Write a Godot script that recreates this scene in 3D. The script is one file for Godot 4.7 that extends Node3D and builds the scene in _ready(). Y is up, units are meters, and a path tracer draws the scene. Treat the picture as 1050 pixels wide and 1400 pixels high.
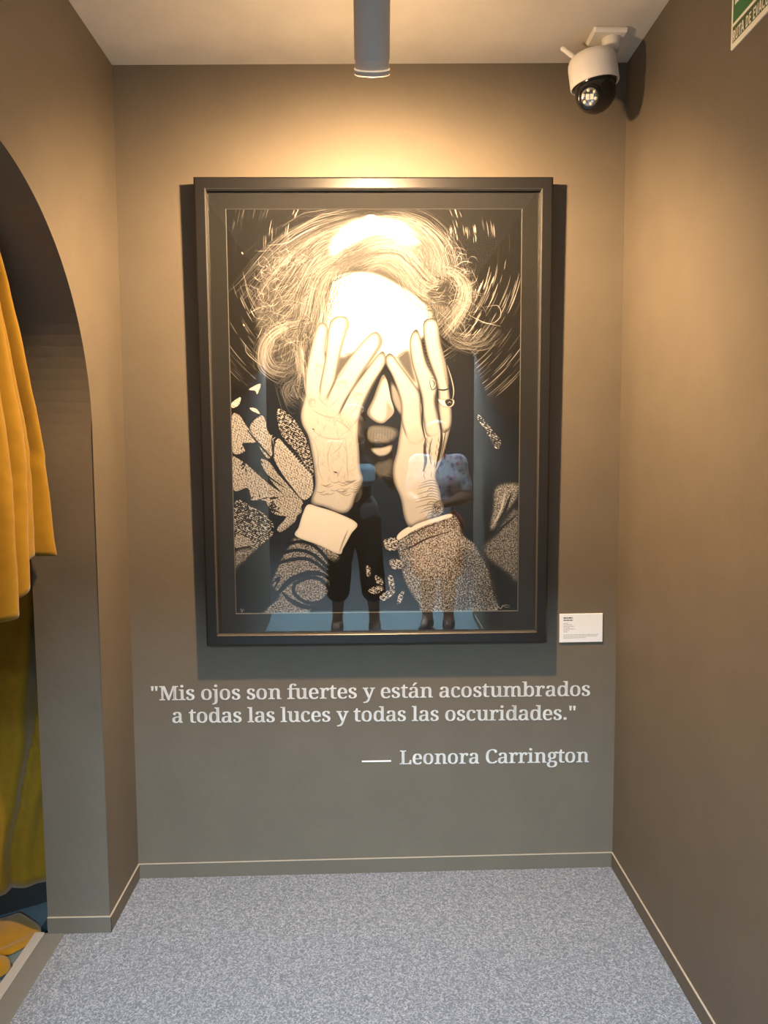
extends Node3D
# Gallery alcove: framed black-and-white portrait, wall quotation, spot lamp, dome camera, arch with ochre velvet.

const W := 1.694          # alcove width
const ZEND := 3.60        # where the alcove opens into the hall
var rng := RandomNumberGenerator.new()
var M := {}

# ------------------------------------------------------------------ helpers
func fl(x: float) -> float: return -0.0143 * (1.0 - clampf(x / W, 0.0, 1.0))
func cl(x: float) -> float: return 2.75 + 0.0149 * clampf(x / W, 0.0, 1.0)

func tag(o: Node, label := "", category := "", group := "", kind := "") -> Node:
	if label: o.set_meta("label", label)
	if category: o.set_meta("category", category)
	if group: o.set_meta("group", group)
	if kind: o.set_meta("kind", kind)
	return o

func base(called: String, at := Vector3.ZERO) -> Node3D:
	var o := Node3D.new()
	o.name = called
	add_child(o, true)
	o.position = at
	return o

func begin() -> SurfaceTool:
	var st := SurfaceTool.new()
	st.begin(Mesh.PRIMITIVE_TRIANGLES)
	st.set_smooth_group(-1)
	return st

func done(st: SurfaceTool, called: String, mat: Material, parent: Node = null) -> MeshInstance3D:
	st.generate_normals()
	var o := MeshInstance3D.new()
	o.mesh = st.commit()
	o.name = called
	o.material_override = mat
	(parent if parent else self).add_child(o, true)
	return o

func inst(mesh: Mesh, called: String, mat: Material, parent: Node = null) -> MeshInstance3D:
	var o := MeshInstance3D.new()
	o.mesh = mesh
	o.name = called
	o.material_override = mat
	(parent if parent else self).add_child(o, true)
	return o

func struct(o: Node) -> Node:
	o.set_meta("kind", "structure")
	return o

# quad a b c d, clockwise seen from the front
func quad(st: SurfaceTool, a: Vector3, b: Vector3, c: Vector3, d: Vector3) -> void:
	for v in [a, b, c, a, c, d]: st.add_vertex(v)

# hexahedron: four bottom corners then four top corners (counter-clockwise seen from above: -x-z, +x-z, +x+z, -x+z)
func hexa(st: SurfaceTool, p: Array) -> void:
	quad(st, p[3], p[2], p[1], p[0])
	quad(st, p[4], p[5], p[6], p[7])
	quad(st, p[3], p[7], p[6], p[2])
	quad(st, p[1], p[5], p[4], p[0])
	quad(st, p[2], p[6], p[5], p[1])
	quad(st, p[0], p[4], p[7], p[3])

func bx(st: SurfaceTool, lo: Vector3, hi: Vector3) -> void:
	hexa(st, [Vector3(lo.x, lo.y, lo.z), Vector3(hi.x, lo.y, lo.z), Vector3(hi.x, lo.y, hi.z), Vector3(lo.x, lo.y, hi.z),
		Vector3(lo.x, hi.y, lo.z), Vector3(hi.x, hi.y, lo.z), Vector3(hi.x, hi.y, hi.z), Vector3(lo.x, hi.y, hi.z)])

# box with chamfered edges
func cbx(st: SurfaceTool, lo: Vector3, hi: Vector3, c: float) -> void:
	var m := (lo + hi) / 2
	var h := (hi - lo) / 2
	var dirs := [Vector3.RIGHT, Vector3.LEFT, Vector3.UP, Vector3.DOWN, Vector3.BACK, Vector3.FORWARD]
	for n: Vector3 in dirs:
		var u := Vector3(n.y, n.z, n.x)
		var v := n.cross(u)
		var f := m + n * h
		var a := u.abs() * h - u.abs() * c
		var b := v.abs() * h - v.abs() * c
		a = u * (a.x + a.y + a.z); b = v * (b.x + b.y + b.z)
		quad(st, f - a - b, f - a + b, f + a + b, f + a - b)
	for i in 3:
		var n1: Vector3 = [Vector3.RIGHT, Vector3.UP, Vector3.BACK][i]
		var n2: Vector3 = [Vector3.UP, Vector3.BACK, Vector3.RIGHT][i]
		var n3: Vector3 = [Vector3.BACK, Vector3.RIGHT, Vector3.UP][i]
		for s1 in [-1.0, 1.0]:
			for s2 in [-1.0, 1.0]:
				var e: Vector3 = n3 * (h.dot(n3) - c)
				var p1: Vector3 = m + n1 * s1 * h.dot(n1) + n2 * s2 * (h.dot(n2) - c)
				var p2: Vector3 = m + n1 * s1 * (h.dot(n1) - c) + n2 * s2 * h.dot(n2)
				if s1 * s2 > 0: quad(st, p1 - e, p1 + e, p2 + e, p2 - e)
				else: quad(st, p1 + e, p1 - e, p2 - e, p2 + e)
	for sx in [-1.0, 1.0]:
		for sy in [-1.0, 1.0]:
			for sz in [-1.0, 1.0]:
				var a := m + Vector3(sx * h.x, sy * (h.y - c), sz * (h.z - c))
				var b := m + Vector3(sx * (h.x - c), sy * h.y, sz * (h.z - c))
				var d := m + Vector3(sx * (h.x - c), sy * (h.y - c), sz * h.z)
				if sx * sy * sz > 0:
					for v in [a, d, b]: st.add_vertex(v)
				else:
					for v in [a, b, d]: st.add_vertex(v)

# lathe a profile of (radius, height along y) about the y axis, smooth
func lathe(prof: Array, n := 40, xf := Transform3D.IDENTITY, smooth := true) -> SurfaceTool:
	var st := begin()
	if smooth: st.set_smooth_group(0)
	for i in prof.size() - 1:
		for k in n:
			var a0 := TAU * k / n
			var a1 := TAU * (k + 1) / n
			var p: Vector2 = prof[i]
			var q: Vector2 = prof[i + 1]
			var v := [Vector3(p.x * cos(a0), p.y, p.x * sin(a0)), Vector3(q.x * cos(a0), q.y, q.x * sin(a0)),
				Vector3(q.x * cos(a1), q.y, q.x * sin(a1)), Vector3(p.x * cos(a1), p.y, p.x * sin(a1))]
			for j in [0, 1, 2]:
				if q.x > 0.0 or j != 2 : st.add_vertex(xf * v[j])
				else: st.add_vertex(xf * v[j])
			for j in [0, 2, 3]: st.add_vertex(xf * v[j])
	return st

func tube(st: SurfaceTool, pts: Array, rad: Array, n := 10) -> void:
	var rings := []
	for i in pts.size():
		var d: Vector3 = (pts[mini(i + 1, pts.size() - 1)] - pts[maxi(i - 1, 0)]).normalized()
		var u := d.cross(Vector3.UP if absf(d.y) < 0.9 else Vector3.RIGHT).normalized()
		var v := d.cross(u)
		var ring := []
		for k in n: ring.append(pts[i] + (u * cos(TAU * k / n) + v * sin(TAU * k / n)) * rad[i])
		rings.append(ring)
	for i in rings.size() - 1:
		for k in n: quad(st, rings[i][k], rings[i + 1][k], rings[i + 1][(k + 1) % n], rings[i][(k + 1) % n])
	for e in [0, rings.size() - 1]:
		for k in n:
			st.add_vertex(pts[e]); st.add_vertex(rings[e][k]); st.add_vertex(rings[e][(k + 1) % n])

# cloth: a grid of points with a thickness, smooth
func cloth(rows: Array, thick: float) -> SurfaceTool:
	var st := begin()
	st.set_smooth_group(0)
	var nr := rows.size()
	var nc: int = rows[0].size()
	var back := []
	for i in nr:
		var r := []
		for j in nc:
			var du: Vector3 = rows[i][mini(j + 1, nc - 1)] - rows[i][maxi(j - 1, 0)]
			var dv: Vector3 = rows[mini(i + 1, nr - 1)][j] - rows[maxi(i - 1, 0)][j]
			r.append(rows[i][j] + du.cross(dv).normalized() * thick)
		back.append(r)
	for i in nr - 1:
		for j in nc - 1:
			quad(st, rows[i][j], rows[i][j + 1], rows[i + 1][j + 1], rows[i + 1][j])
			quad(st, back[i][j + 1], back[i][j], back[i + 1][j], back[i + 1][j + 1])
	for j in nc - 1:
		quad(st, back[0][j], back[0][j + 1], rows[0][j + 1], rows[0][j])
		quad(st, rows[nr - 1][j], rows[nr - 1][j + 1], back[nr - 1][j + 1], back[nr - 1][j])
	for i in nr - 1:
		quad(st, rows[i][0], rows[i + 1][0], back[i + 1][0], back[i][0])
		quad(st, back[i][nc - 1], back[i + 1][nc - 1], rows[i + 1][nc - 1], rows[i][nc - 1])
	return st

# ------------------------------------------------------------------ materials
func lin(r: float, g: float, b: float) -> Color:
	return Color(r, g, b).linear_to_srgb()

func plain(c: Color, rough := 0.6, metal := 0.0, spec := 0.5) -> StandardMaterial3D:
	var m := StandardMaterial3D.new()
	m.albedo_color = c
	m.roughness = rough
	m.metallic = metal
	m.metallic_specular = spec
	return m

func noise_img(size: int, freq: float, seed_: int, oct := 4) -> Image:
	var n := FastNoiseLite.new()
	n.seed = seed_
	n.frequency = freq
	n.fractal_octaves = oct
	return n.get_seamless_image(size, size)

func ramp_tex(im: Image, lo: Color, hi: Color) -> ImageTexture:
	var s := im.get_size()
	var out := Image.create(s.x, s.y, false, Image.FORMAT_RGB8)
	for y in s.y:
		for x in s.x: out.set_pixel(x, y, lo.lerp(hi, im.get_pixel(x, y).r))
	return ImageTexture.create_from_image(out)

func paint_mat(c: Color, seed_: int) -> StandardMaterial3D:
	var m := plain(Color.WHITE, 0.62, 0.0, 0.5)
	var im := noise_img(256, 0.02, seed_, 5)
	m.albedo_texture = ramp_tex(im, c * Color(0.97, 0.97, 0.972), c * Color(1.03, 1.03, 1.027))
	m.uv1_triplanar = true
	m.uv1_world_triplanar = true
	m.uv1_scale = Vector3.ONE * 0.8
	var b := noise_img(256, 0.16, seed_ + 5, 2)
	b.bump_map_to_normal_map(0.6)
	m.normal_enabled = true
	m.normal_texture = ImageTexture.create_from_image(b)
	m.normal_scale = 0.12
	return m

func carpet_mat(dark: Color, light: Color, seed_: int) -> StandardMaterial3D:
	var r := RandomNumberGenerator.new()
	r.seed = seed_
	var n := 512
	var buf := PackedFloat32Array()
	buf.resize(n * n)
	# short curled loops of yarn
	for i in 26000:
		var x := r.randf() * n
		var y := r.randf() * n
		var a := r.randf() * TAU
		var tone := r.randf()
		for k in 7:
			var ix := int(x) & (n - 1)
			var iy := int(y) & (n - 1)
			buf[iy * n + ix] = tone
			buf[iy * n + ((ix + 1) & (n - 1))] = tone * 0.92
			x += cos(a); y += sin(a)
			a += r.randf_range(-0.5, 0.5)
	var im := Image.create(n, n, false, Image.FORMAT_RGB8)
	var hm := Image.create(n, n, false, Image.FORMAT_L8)
	for y in n:
		for x in n:
			var v := buf[y * n + x]
			im.set_pixel(x, y, dark.lerp(light, v))
			hm.set_pixel(x, y, Color(v, v, v))
	var m := plain(Color.WHITE, 0.95, 0.0, 0.2)
	m.albedo_texture = ImageTexture.create_from_image(im)
	m.uv1_triplanar = true
	m.uv1_world_triplanar = true
	m.uv1_scale = Vector3.ONE * 1.6
	m.normal_enabled = true
	hm.bump_map_to_normal_map(2.0)
	m.normal_texture = ImageTexture.create_from_image(hm)
	m.normal_scale = 0.7
	return m

func velvet_mat(c: Color) -> StandardMaterial3D:
	var m := plain(Color.WHITE, 0.75, 0.0, 0.25)
	m.albedo_texture = ramp_tex(noise_img(256, 0.03, 31, 4), c * Color(0.95, 0.95, 0.93), c * Color(1.04, 1.04, 1.05))
	m.uv1_triplanar = true
	m.uv1_world_triplanar = true
	m.uv1_scale = Vector3.ONE * 3.0
	m.rim_enabled = true
	m.rim = 0.5
	m.rim_tint = 0.8
	return m

func make_materials() -> void:
	M.wall = paint_mat(lin(0.120, 0.101, 0.076), 3)
	M.ceiling = paint_mat(lin(0.66, 0.62, 0.54), 9)
	M.base_edge = plain(lin(0.36, 0.33, 0.28), 0.5)
	M.carpet = carpet_mat(lin(0.125, 0.152, 0.198), lin(0.35, 0.392, 0.465), 77)
	M.strip_dark = plain(lin(0.13, 0.14, 0.14), 0.55)
	M.strip_light = plain(lin(0.30, 0.31, 0.32), 0.5)
	M.floor_blue = paint_mat(lin(0.09, 0.14, 0.17), 12)
	M.teal_floor = paint_mat(lin(0.060, 0.110, 0.122), 13)
	M.hall_dark = plain(lin(0.014, 0.015, 0.015), 0.8)
	M.black_satin = plain(lin(0.012, 0.012, 0.013), 0.3)
	M.black_matte = plain(lin(0.012, 0.012, 0.012), 0.7)
	M.mat_board = plain(lin(0.022, 0.022, 0.022), 0.85, 0.0, 0.2)
	M.bevel = plain(lin(0.09, 0.088, 0.085), 0.7)
	M.lip = plain(lin(0.14, 0.138, 0.135), 0.45, 0.7)
	M.vinyl = plain(lin(0.90, 0.92, 0.93), 0.5)
	M.card = plain(lin(0.74, 0.79, 0.86), 0.5)
	M.ink = plain(lin(0.06, 0.06, 0.065), 0.6)
	M.ink_soft = plain(lin(0.30, 0.31, 0.33), 0.6)
	M.lamp_grey = plain(lin(0.70, 0.64, 0.59), 0.5)
	M.lamp_ring = plain(lin(0.62, 0.60, 0.58), 0.35)
	M.cctv_white = plain(lin(0.78, 0.76, 0.73), 0.4)
	M.cctv_black = plain(lin(0.010, 0.010, 0.011), 0.18)
	M.cctv_lens = plain(lin(0.45, 0.44, 0.42), 0.12, 0.9)
	M.led_chip = plain(lin(0.85, 0.82, 0.72), 0.25)
	M.velvet = velvet_mat(lin(0.235, 0.132, 0.006))
	M.sign_white = plain(lin(0.80, 0.80, 0.72), 0.4)
	M.sign_green = plain(lin(0.02, 0.16, 0.045), 0.4)
	M.sign_deep = plain(lin(0.035, 0.075, 0.02), 0.4)
	M.glass = plain(Color(0, 0, 0, 0.008), 0.0)
	M.glass.transparency = BaseMaterial3D.TRANSPARENCY_ALPHA
	M.glow_warm = plain(Color(1, 0.9, 0.75), 0.5)
	M.glow_warm.emission_enabled = true
	M.glow_warm.emission = Color(1.0, 0.80, 0.52)
	M.glow_warm.emission_energy_multiplier = 6.0
	M.ring_glow = plain(Color(1, 0.95, 0.88), 0.4)
	M.ring_glow.emission_enabled = true
	M.ring_glow.emission = Color(1.0, 0.88, 0.70)
	M.ring_glow.emission_energy_multiplier = 0.55
	M.glow_cool = plain(Color(0.95, 0.98, 1.0), 0.5)
	M.glow_cool.emission_enabled = true
	M.glow_cool.emission = Color(0.85, 0.95, 1.0)
	M.glow_cool.emission_energy_multiplier = 1.5

# ------------------------------------------------------------------ the photographic print, drawn as a picture
# Drawing coordinates: x 312..714, y 287..837 over the sheet, as a draughtsman's grid.
const PW := 880
const PH := 1216
var PB := PackedFloat32Array()
var prr := RandomNumberGenerator.new()

func tx(p: Vector2) -> Vector2:
	var s := (p.y - 287.0) / 549.5
	var l := 312.0 + 8.0 * s
	var r := 714.0 - 7.0 * s
	return Vector2((p.x - l) / (r - l) * PW, s / ((1.0 - s) * 1.039 + s) * PH)

# point lists written on an enlarged grid: origin, scale, flat numbers
func grid(ox: float, oy: float, k: float, v: Array) -> Array:
	var out := []
	for i in range(0, v.size(), 2): out.append(Vector2(ox + v[i] / k, oy + v[i + 1] / k))
	return out

func H_(v: Array) -> Array: return grid(400, 420, 4.375, v)      # hands
func A_(v: Array) -> Array: return grid(300, 480, 4.773, v)      # shawl
func B_(v: Array) -> Array: return grid(300, 670, 4.773, v)      # left sleeve
func C_(v: Array) -> Array: return grid(500, 670, 4.773, v)      # right sleeve
func D_(v: Array) -> Array: return grid(310, 280, 2.561, v)      # hair

func spline(p: Array, closed: bool, n := 6) -> PackedVector2Array:
	var out := PackedVector2Array()
	var c := p.size()
	for i in (c if closed else c - 1):
		var a: Vector2 = p[(i - 1 + c) % c] if closed or i > 0 else p[i]
		var b: Vector2 = p[i]
		var d: Vector2 = p[(i + 1) % c]
		var e: Vector2 = p[(i + 2) % c] if closed or i < c - 2 else d
		for k in n: out.append(b.cubic_interpolate(d, a, e, float(k) / n))
	if not closed: out.append(p[c - 1])
	return out

# coverage of a closed outline, with room around it for a blur of r
func raster(pts: Array, pad := 0, round_ := true) -> Dictionary:
	var src: PackedVector2Array = spline(pts, true) if round_ else PackedVector2Array(pts)
	var q := PackedVector2Array()
	for p in src: q.append(tx(p))
	var lo := q[0]
	var hi := q[0]
	for p in q:
		lo = lo.min(p); hi = hi.max(p)
	var x0 := maxi(0, int(lo.x) - pad - 1)
	var y0 := maxi(0, int(lo.y) - pad - 1)
	var x1 := mini(PW, int(hi.x) + pad + 2)
	var y1 := mini(PH, int(hi.y) + pad + 2)
	var w := maxi(1, x1 - x0)
	var h := maxi(1, y1 - y0)
	var a := PackedFloat32Array()
	a.resize(w * h)
	var n := q.size()
	for iy in h:
		for sub in 2:
			var y := y0 + iy + 0.25 + 0.5 * sub
			var xs := PackedFloat32Array()
			for i in n:
				var p := q[i]
				var r := q[(i + 1) % n]
				if (p.y <= y) != (r.y <= y): xs.append(p.x + (y - p.y) / (r.y - p.y) * (r.x - p.x))
			xs.sort()
			for i in range(0, xs.size() - 1, 2):
				var b := clampf(xs[i] - x0, 0, w)
				var e := clampf(xs[i + 1] - x0, 0, w)
				for ix in range(int(b), mini(w, int(ceil(e)))):
					a[iy * w + ix] += 0.5 * (minf(e, ix + 1) - maxf(b, ix))
	return {"x": x0, "y": y0, "w": w, "h": h, "a": a}

func blur(a: PackedFloat32Array, w: int, h: int, r: int) -> PackedFloat32Array:
	var s := a
	for pass_ in 2:
		var t := PackedFloat32Array()
		t.resize(w * h)
		for y in h:
			var acc := 0.0
			for x in range(-r, w):
				if x + r < w: acc += s[y * w + x + r]
				if x - r - 1 >= 0: acc -= s[y * w + x - r - 1]
				if x >= 0: t[y * w + x] = acc / (2 * r + 1)
		var u := PackedFloat32Array()
		u.resize(w * h)
		for x in w:
			var acc := 0.0
			for y in range(-r, h):
				if y + r < h: acc += t[(y + r) * w + x]
				if y - r - 1 >= 0: acc -= t[(y - r - 1) * w + x]
				if y >= 0: u[y * w + x] = acc / (2 * r + 1)
		s = u
	return s

# flat or feathered patch
func patch(pts: Array, v: float, feather := 0, alpha := 1.0) -> void:
	var m := raster(pts, feather * 2)
	var a: PackedFloat32Array = m.a
	var w: int = m.w
	if feather > 0: a = blur(a, w, m.h, feather)
	for y in int(m.h):
		var o: int = (m.y + y) * PW + m.x
		for x in w:
			var k := a[y * w + x] * alpha
			if k > 0.002: PB[o + x] = lerpf(PB[o + x], v, k)

# rounded form: core tone inside, edge tone towards the outline; light leans the shading sideways
func form(pts: Array, core: float, edge: float, r: int, lean := Vector2.ZERO, alpha := 1.0) -> void:
	var m := raster(pts, r * 2)
	var a: PackedFloat32Array = m.a
	var w: int = m.w
	var h: int = m.h
	var b := blur(a, w, h, r)
	var lx := int(lean.x)
	var ly := int(lean.y)
	for y in h:
		var o: int = (m.y + y) * PW + m.x
		for x in w:
			var k := a[y * w + x] * alpha
			if k > 0.002:
				var sx := clampi(x + lx, 0, w - 1)
				var sy := clampi(y + ly, 0, h - 1)
				var t := smoothstep(0.42, 0.97, b[sy * w + sx])
				var gr := 0.02 * sin((m.x + x) * 1.7 + (m.y + y) * 0.9) * sin((m.y + y) * 1.1)
				PB[o + x] = lerpf(PB[o + x], lerpf(edge, core, t) + gr, k)

# woven or flecked cloth
func weave(pts: Array, lo: float, hi: float, kind: int, density := 0.5, feather := 0, round_ := true) -> void:
	var m := raster(pts, feather * 2, round_)
	var a: PackedFloat32Array = m.a
	var w: int = m.w
	if feather > 0: a = blur(a, w, m.h, feather)
	var nz := FastNoiseLite.new()
	nz.seed = 40 + kind
	nz.frequency = 0.17 if kind == 0 else 0.15
	nz.fractal_octaves = 2
	for y in int(m.h):
		var Y: int = m.y + y
		for x in w:
			var k := a[y * w + x]
			if k <= 0.002: continue
			var X: int = m.x + x
			var v := 0.0
			if kind == 0:          # tweed flecks
				var hs := sin(float((X >> 1) * 127 + (Y >> 1) * 311)) * 43758.5453
				v = clampf(0.5 + 0.9 * nz.get_noise_2d(X, Y) + 1.1 * (hs - floor(hs) - 0.5) + (density - 0.5), 0.0, 1.0)
			elif kind == 1:        # knitted rows on the slant
				var row := X * 0.34 + Y * 0.94
				var al := X * 0.94 - Y * 0.34
				var ph := al * 0.75 + 1.6 * sin(row * 0.52)
				v = clampf(0.74 + 0.62 * sin(row * 1.05) * sin(ph) + 0.7 * nz.get_noise_2d(X * 0.9, Y * 0.9) + (density - 0.5), 0.0, 1.0)
			else:                  # sparse light stitches on black
				var st := sin(X * 0.75 + 0.5 * sin(Y * 0.4)) * sin(Y * 0.95 + 0.3 * X)
				v = 1.0 if st * 0.6 + nz.get_noise_2d(X * 0.7, Y * 0.7) > 0.72 - density else 0.0
			var i := Y * PW + X
			PB[i] = lerpf(PB[i], lerpf(lo, hi, v), k)

func dab(x: float, y: float, r: float, v: float, alpha: float) -> void:
	var x0 := maxi(0, int(x - r))
	var x1 := mini(PW - 1, int(x + r + 1))
	var y0 := maxi(0, int(y - r))
	var y1 := mini(PH - 1, int(y + r + 1))
	for iy in range(y0, y1 + 1):
		for ix in range(x0, x1 + 1):
			var d := sqrt((ix - x) * (ix - x) + (iy - y) * (iy - y))
			var k := clampf(r + 0.5 - d, 0.0, 1.0) * alpha
			if k > 0.0:
				var i := iy * PW + ix
				PB[i] = lerpf(PB[i], v, k)

# tapered brush line through points
func line(pts: Array, wid: float, v: float, alpha := 1.0, taper := true) -> void:
	var q := spline(pts, false, 8)
	var n := q.size()
	for i in n - 1:
		var p := tx(q[i])
		var r := tx(q[i + 1])
		var steps := maxi(1, int(p.distance_to(r) / maxf(0.7, wid * 0.5)))
		for k in steps:
			var f := float(k) / steps
			var t := (i + f) / (n - 1)
			var ww := wid * (sin(clampf(t, 0.03, 0.97) * PI) * 0.7 + 0.3 if taper else 1.0)
			var c := p.lerp(r, f)
			dab(c.x, c.y, maxf(0.35, ww), v, alpha)

# many hairs that follow a guide curve
func hairs(guide: Array, count: int, spread: float, lo: float, hi: float, wid := 0.6, frizz := 2.0, alpha := 0.8) -> void:
	for c in count:
		var off := prr.randfn() * spread * 0.5
		var s0 := prr.randf() * 0.45
		var s1 := minf(1.0, s0 + prr.randf_range(0.25, 0.8))
		var n := guide.size()
		var pts := []
		var m := 6
		var f1 := prr.randf() * TAU
		var amp := prr.randf() * frizz
		for k in m:
			var s := lerpf(s0, s1, float(k) / (m - 1)) * (n - 1)
			var i := mini(int(s), n - 2)
			var p: Vector2 = guide[i].cubic_interpolate(guide[i + 1], guide[maxi(i - 1, 0)], guide[mini(i + 2, n - 1)], s - i)
			var d: Vector2 = (guide[i + 1] - guide[i]).normalized().orthogonal()
			pts.append(p + d * (off * (0.6 + 0.5 * k / m) + amp * sin(f1 + k * 1.4)) + Vector2(prr.randfn(), prr.randfn()) * frizz * 0.25)
		line(pts, wid * prr.randf_range(0.6, 1.3), prr.randf_range(lo, hi), alpha)

func print_texture() -> ImageTexture:
	prr.seed = 11
	PB.resize(PW * PH)
	PB.fill(0.075)
	var V := func(x: float, y: float) -> Vector2: return Vector2(x, y)
	# --- backdrop: dark metal turned in rings round the head
	var ctr := Vector2(512, 335)
	for i in 420:
		var r := prr.randf_range(95, 290)
		var a := prr.randf() * TAU
		var sp := prr.randf_range(0.05, 0.22)
		var pts := []
		for k in 4: pts.append(ctr + Vector2.from_angle(a + sp * (k / 3.0 - 0.5)) * r)
		line(pts, prr.randf_range(0.4, 1.0), prr.randf_range(0.10, 0.30), 0.55)
	# bright catches: angle (deg), spread, radius from-to, count, tone
	for b in [[186, 9, 112, 150, 16, 0.62], [192, 8, 150, 196, 14, 0.3], [157, 10, 152, 200, 22, 0.5], [140, 12, 190, 262, 40, 0.42], [205, 6, 112, 124, 5, 0.85], [152, 6, 188, 196, 3, 0.85],
			[336, 9, 110, 132, 8, 0.6], [352, 8, 96, 120, 12, 0.8], [352, 8, 122, 165, 14, 0.55], [354, 6, 135, 142, 4, 0.9], [22, 13, 130, 205, 46, 0.62], [25, 9, 150, 178, 10, 0.85], [45, 13, 170, 265, 60, 0.55], [40, 6, 165, 185, 10, 0.75], [250, 12, 80, 110, 10, 0.4], [305, 14, 85, 112, 10, 0.4]]:
		for i in int(b[4]):
			var r: float = prr.randf_range(b[2], b[3])
			var a := deg_to_rad(b[0] + prr.randfn() * b[1] * 0.45)
			var sp := deg_to_rad(prr.randf_range(3.0, b[1]))
			var pts := []
			for k in 4: pts.append(ctr + Vector2.from_angle(a + sp * (k / 3.0 - 0.5)) * r)
			line(pts, prr.randf_range(0.5, 1.5), b[5] * prr.randf_range(0.6, 1.2), 0.85)
	for p in [Vector2(333, 345), Vector2(366, 363), Vector2(359, 371), Vector2(334, 442)]:
		line([p, p + Vector2(1.5, 2.5)], 1.6, 0.9)
	# --- shoulders and body, black
	patch([V.call(313, 552), V.call(335, 530), V.call(362, 508), V.call(385, 506), V.call(420, 520), V.call(470, 600), V.call(600, 540), V.call(625, 480), V.call(642, 478), V.call(650, 500), V.call(668, 545), V.call(690, 570), V.call(712, 590), V.call(712, 840), V.call(312, 840)], 0.055, 2)
	patch([V.call(615, 470), V.call(640, 480), V.call(655, 560), V.call(660, 660), V.call(650, 720), V.call(620, 700), V.call(610, 560)], 0.10, 8, 0.7)
	# --- knitted shawl, left
	for q in [[80, 330, 140, 290, 130, 340, 90, 360], [195, 240, 270, 205, 250, 270, 235, 250], [200, 360, 240, 365, 265, 400, 215, 380]]: weave(A_(q), 0.35, 0.9, 1, 0.75)
	weave(A_([85, 410, 130, 405, 160, 450, 200, 510, 240, 580, 150, 590, 165, 640, 100, 660, 82, 600]), 0.18, 0.80, 1, 0.55)
	weave(A_([200, 480, 270, 410, 300, 440, 310, 500, 350, 570, 345, 650, 320, 690, 280, 650, 240, 570]), 0.15, 0.78, 1, 0.55)
	weave(A_([380, 370, 480, 430, 560, 560, 600, 700, 600, 790, 500, 650, 400, 530]), 0.05, 0.75, 2, 0.62)
	weave(A_([360, 600, 385, 560, 440, 620, 500, 690, 560, 760, 600, 810, 600, 920, 540, 960, 480, 890, 400, 780, 350, 680]), 0.18, 0.82, 1, 0.58)
	weave(A_([275, 690, 330, 720, 370, 780, 440, 860, 500, 930, 540, 980, 500, 1000, 420, 930, 330, 830, 270, 730]), 0.15, 0.78, 1, 0.52)
	weave(A_([85, 680, 150, 700, 220, 750, 290, 830, 380, 900, 520, 1000, 500, 1060, 350, 1050, 280, 940, 210, 960, 180, 880, 90, 890]), 0.15, 0.78, 1, 0.52)
	weave(B_([200, 50, 260, 20, 330, 30, 380, 70, 480, 60, 530, 80, 510, 130, 480, 200, 400, 260, 370, 240, 430, 160, 380, 130, 300, 60]), 0.15, 0.80, 1, 0.55)
	weave(B_([100, 60, 200, 90, 330, 180, 340, 280, 260, 350, 220, 370, 100, 280]), 0.05, 0.80, 2, 0.52)
	weave(B_([96, 290, 150, 290, 210, 340, 150, 355, 96, 360]), 0.15, 0.75, 1, 0.5)
	weave(B_([96, 400, 160, 370, 230, 375, 180, 420, 120, 500, 96, 530]), 0.15, 0.70, 0, 0.55, 3)
	# whipped edge of the shawl
	for i in 19:
		var t := i / 18.0
		var p: Vector2 = A_([345, 535])[0].lerp(A_([605, 800])[0], t) + Vector2(4.0 * sin(t * PI), 0)
		line([p, p + Vector2(-4.2, 3.2)], 1.0, 0.85)
	for q in [[80, 660, 180, 720, 280, 820], [180, 500, 260, 600, 350, 700], [150, 600, 240, 680, 300, 790, 420, 880], [340, 560, 350, 680]]: line(A_(q), 3.0, 0.06, 0.9)
	# torn dark leaves in its pattern
	for i in 30:
		var p: Vector2 = A_([prr.randf_range(140, 260), prr.randf_range(590, 760)])[0]
		line([p, p + Vector2(prr.randf_range(-7, 7), prr.randf_range(-3, 6))], 2.2, 0.06)
	for i in 60:
		var p: Vector2 = B_([prr.randf_range(100, 380), prr.randf_range(30, 190)])[0]
		line([p, p + Vector2(prr.randf_range(-9, 9), prr.randf_range(-4, 6))], 2.0, 0.055)
	# --- left sleeve of flecked tweed with corded loops
	weave(B_([470, 300, 640, 350, 770, 420, 760, 460, 700, 490, 705, 620, 690, 670, 590, 765, 540, 800, 260, 812, 300, 760, 380, 680, 330, 600, 370, 500, 400, 430, 450, 340]), 0.12, 0.78, 0, 0.50, 2)
	patch(B_([90, 520, 180, 440, 300, 330, 420, 250, 480, 210, 480, 300, 400, 420, 350, 520, 330, 600, 300, 720, 250, 812, 90, 812]), 0.075, 4)
	for q in [[430, 345, 500, 325, 570, 335, 640, 380, 720, 480], [395, 400, 500, 380, 600, 410, 700, 500], [375, 465, 470, 440, 580, 445, 700, 530]]: line(B_(q), 5.2, 0.06, 1.0, false)
	line(B_([290, 725, 380, 650, 450, 580, 560, 535, 660, 540, 720, 590]), 9.0, 0.06, 1.0)
	line(B_([480, 600, 560, 565, 640, 570, 700, 630, 700, 680, 640, 720, 560, 725, 490, 680, 470, 640, 480, 600]), 5.5, 0.06, 1.0, false)
	line(B_([400, 660, 470, 720, 560, 755, 650, 740]), 8.0, 0.06)
	line(B_([330, 600, 380, 560, 340, 640]), 4.0, 0.06)
	patch(B_([700, 440, 770, 440, 900, 200, 1000, 300, 1000, 820, 590, 812, 700, 680, 720, 560]), 0.055, 5)
	# white cuff
	form(B_([570, 85, 640, 100, 760, 140, 890, 210, 850, 280, 800, 370, 770, 410, 640, 350, 490, 290, 510, 230, 535, 150]), 0.93, 0.80, 7)
	line(B_([830, 250, 800, 320, 770, 400]), 2.5, 0.55, 0.5)
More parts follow.
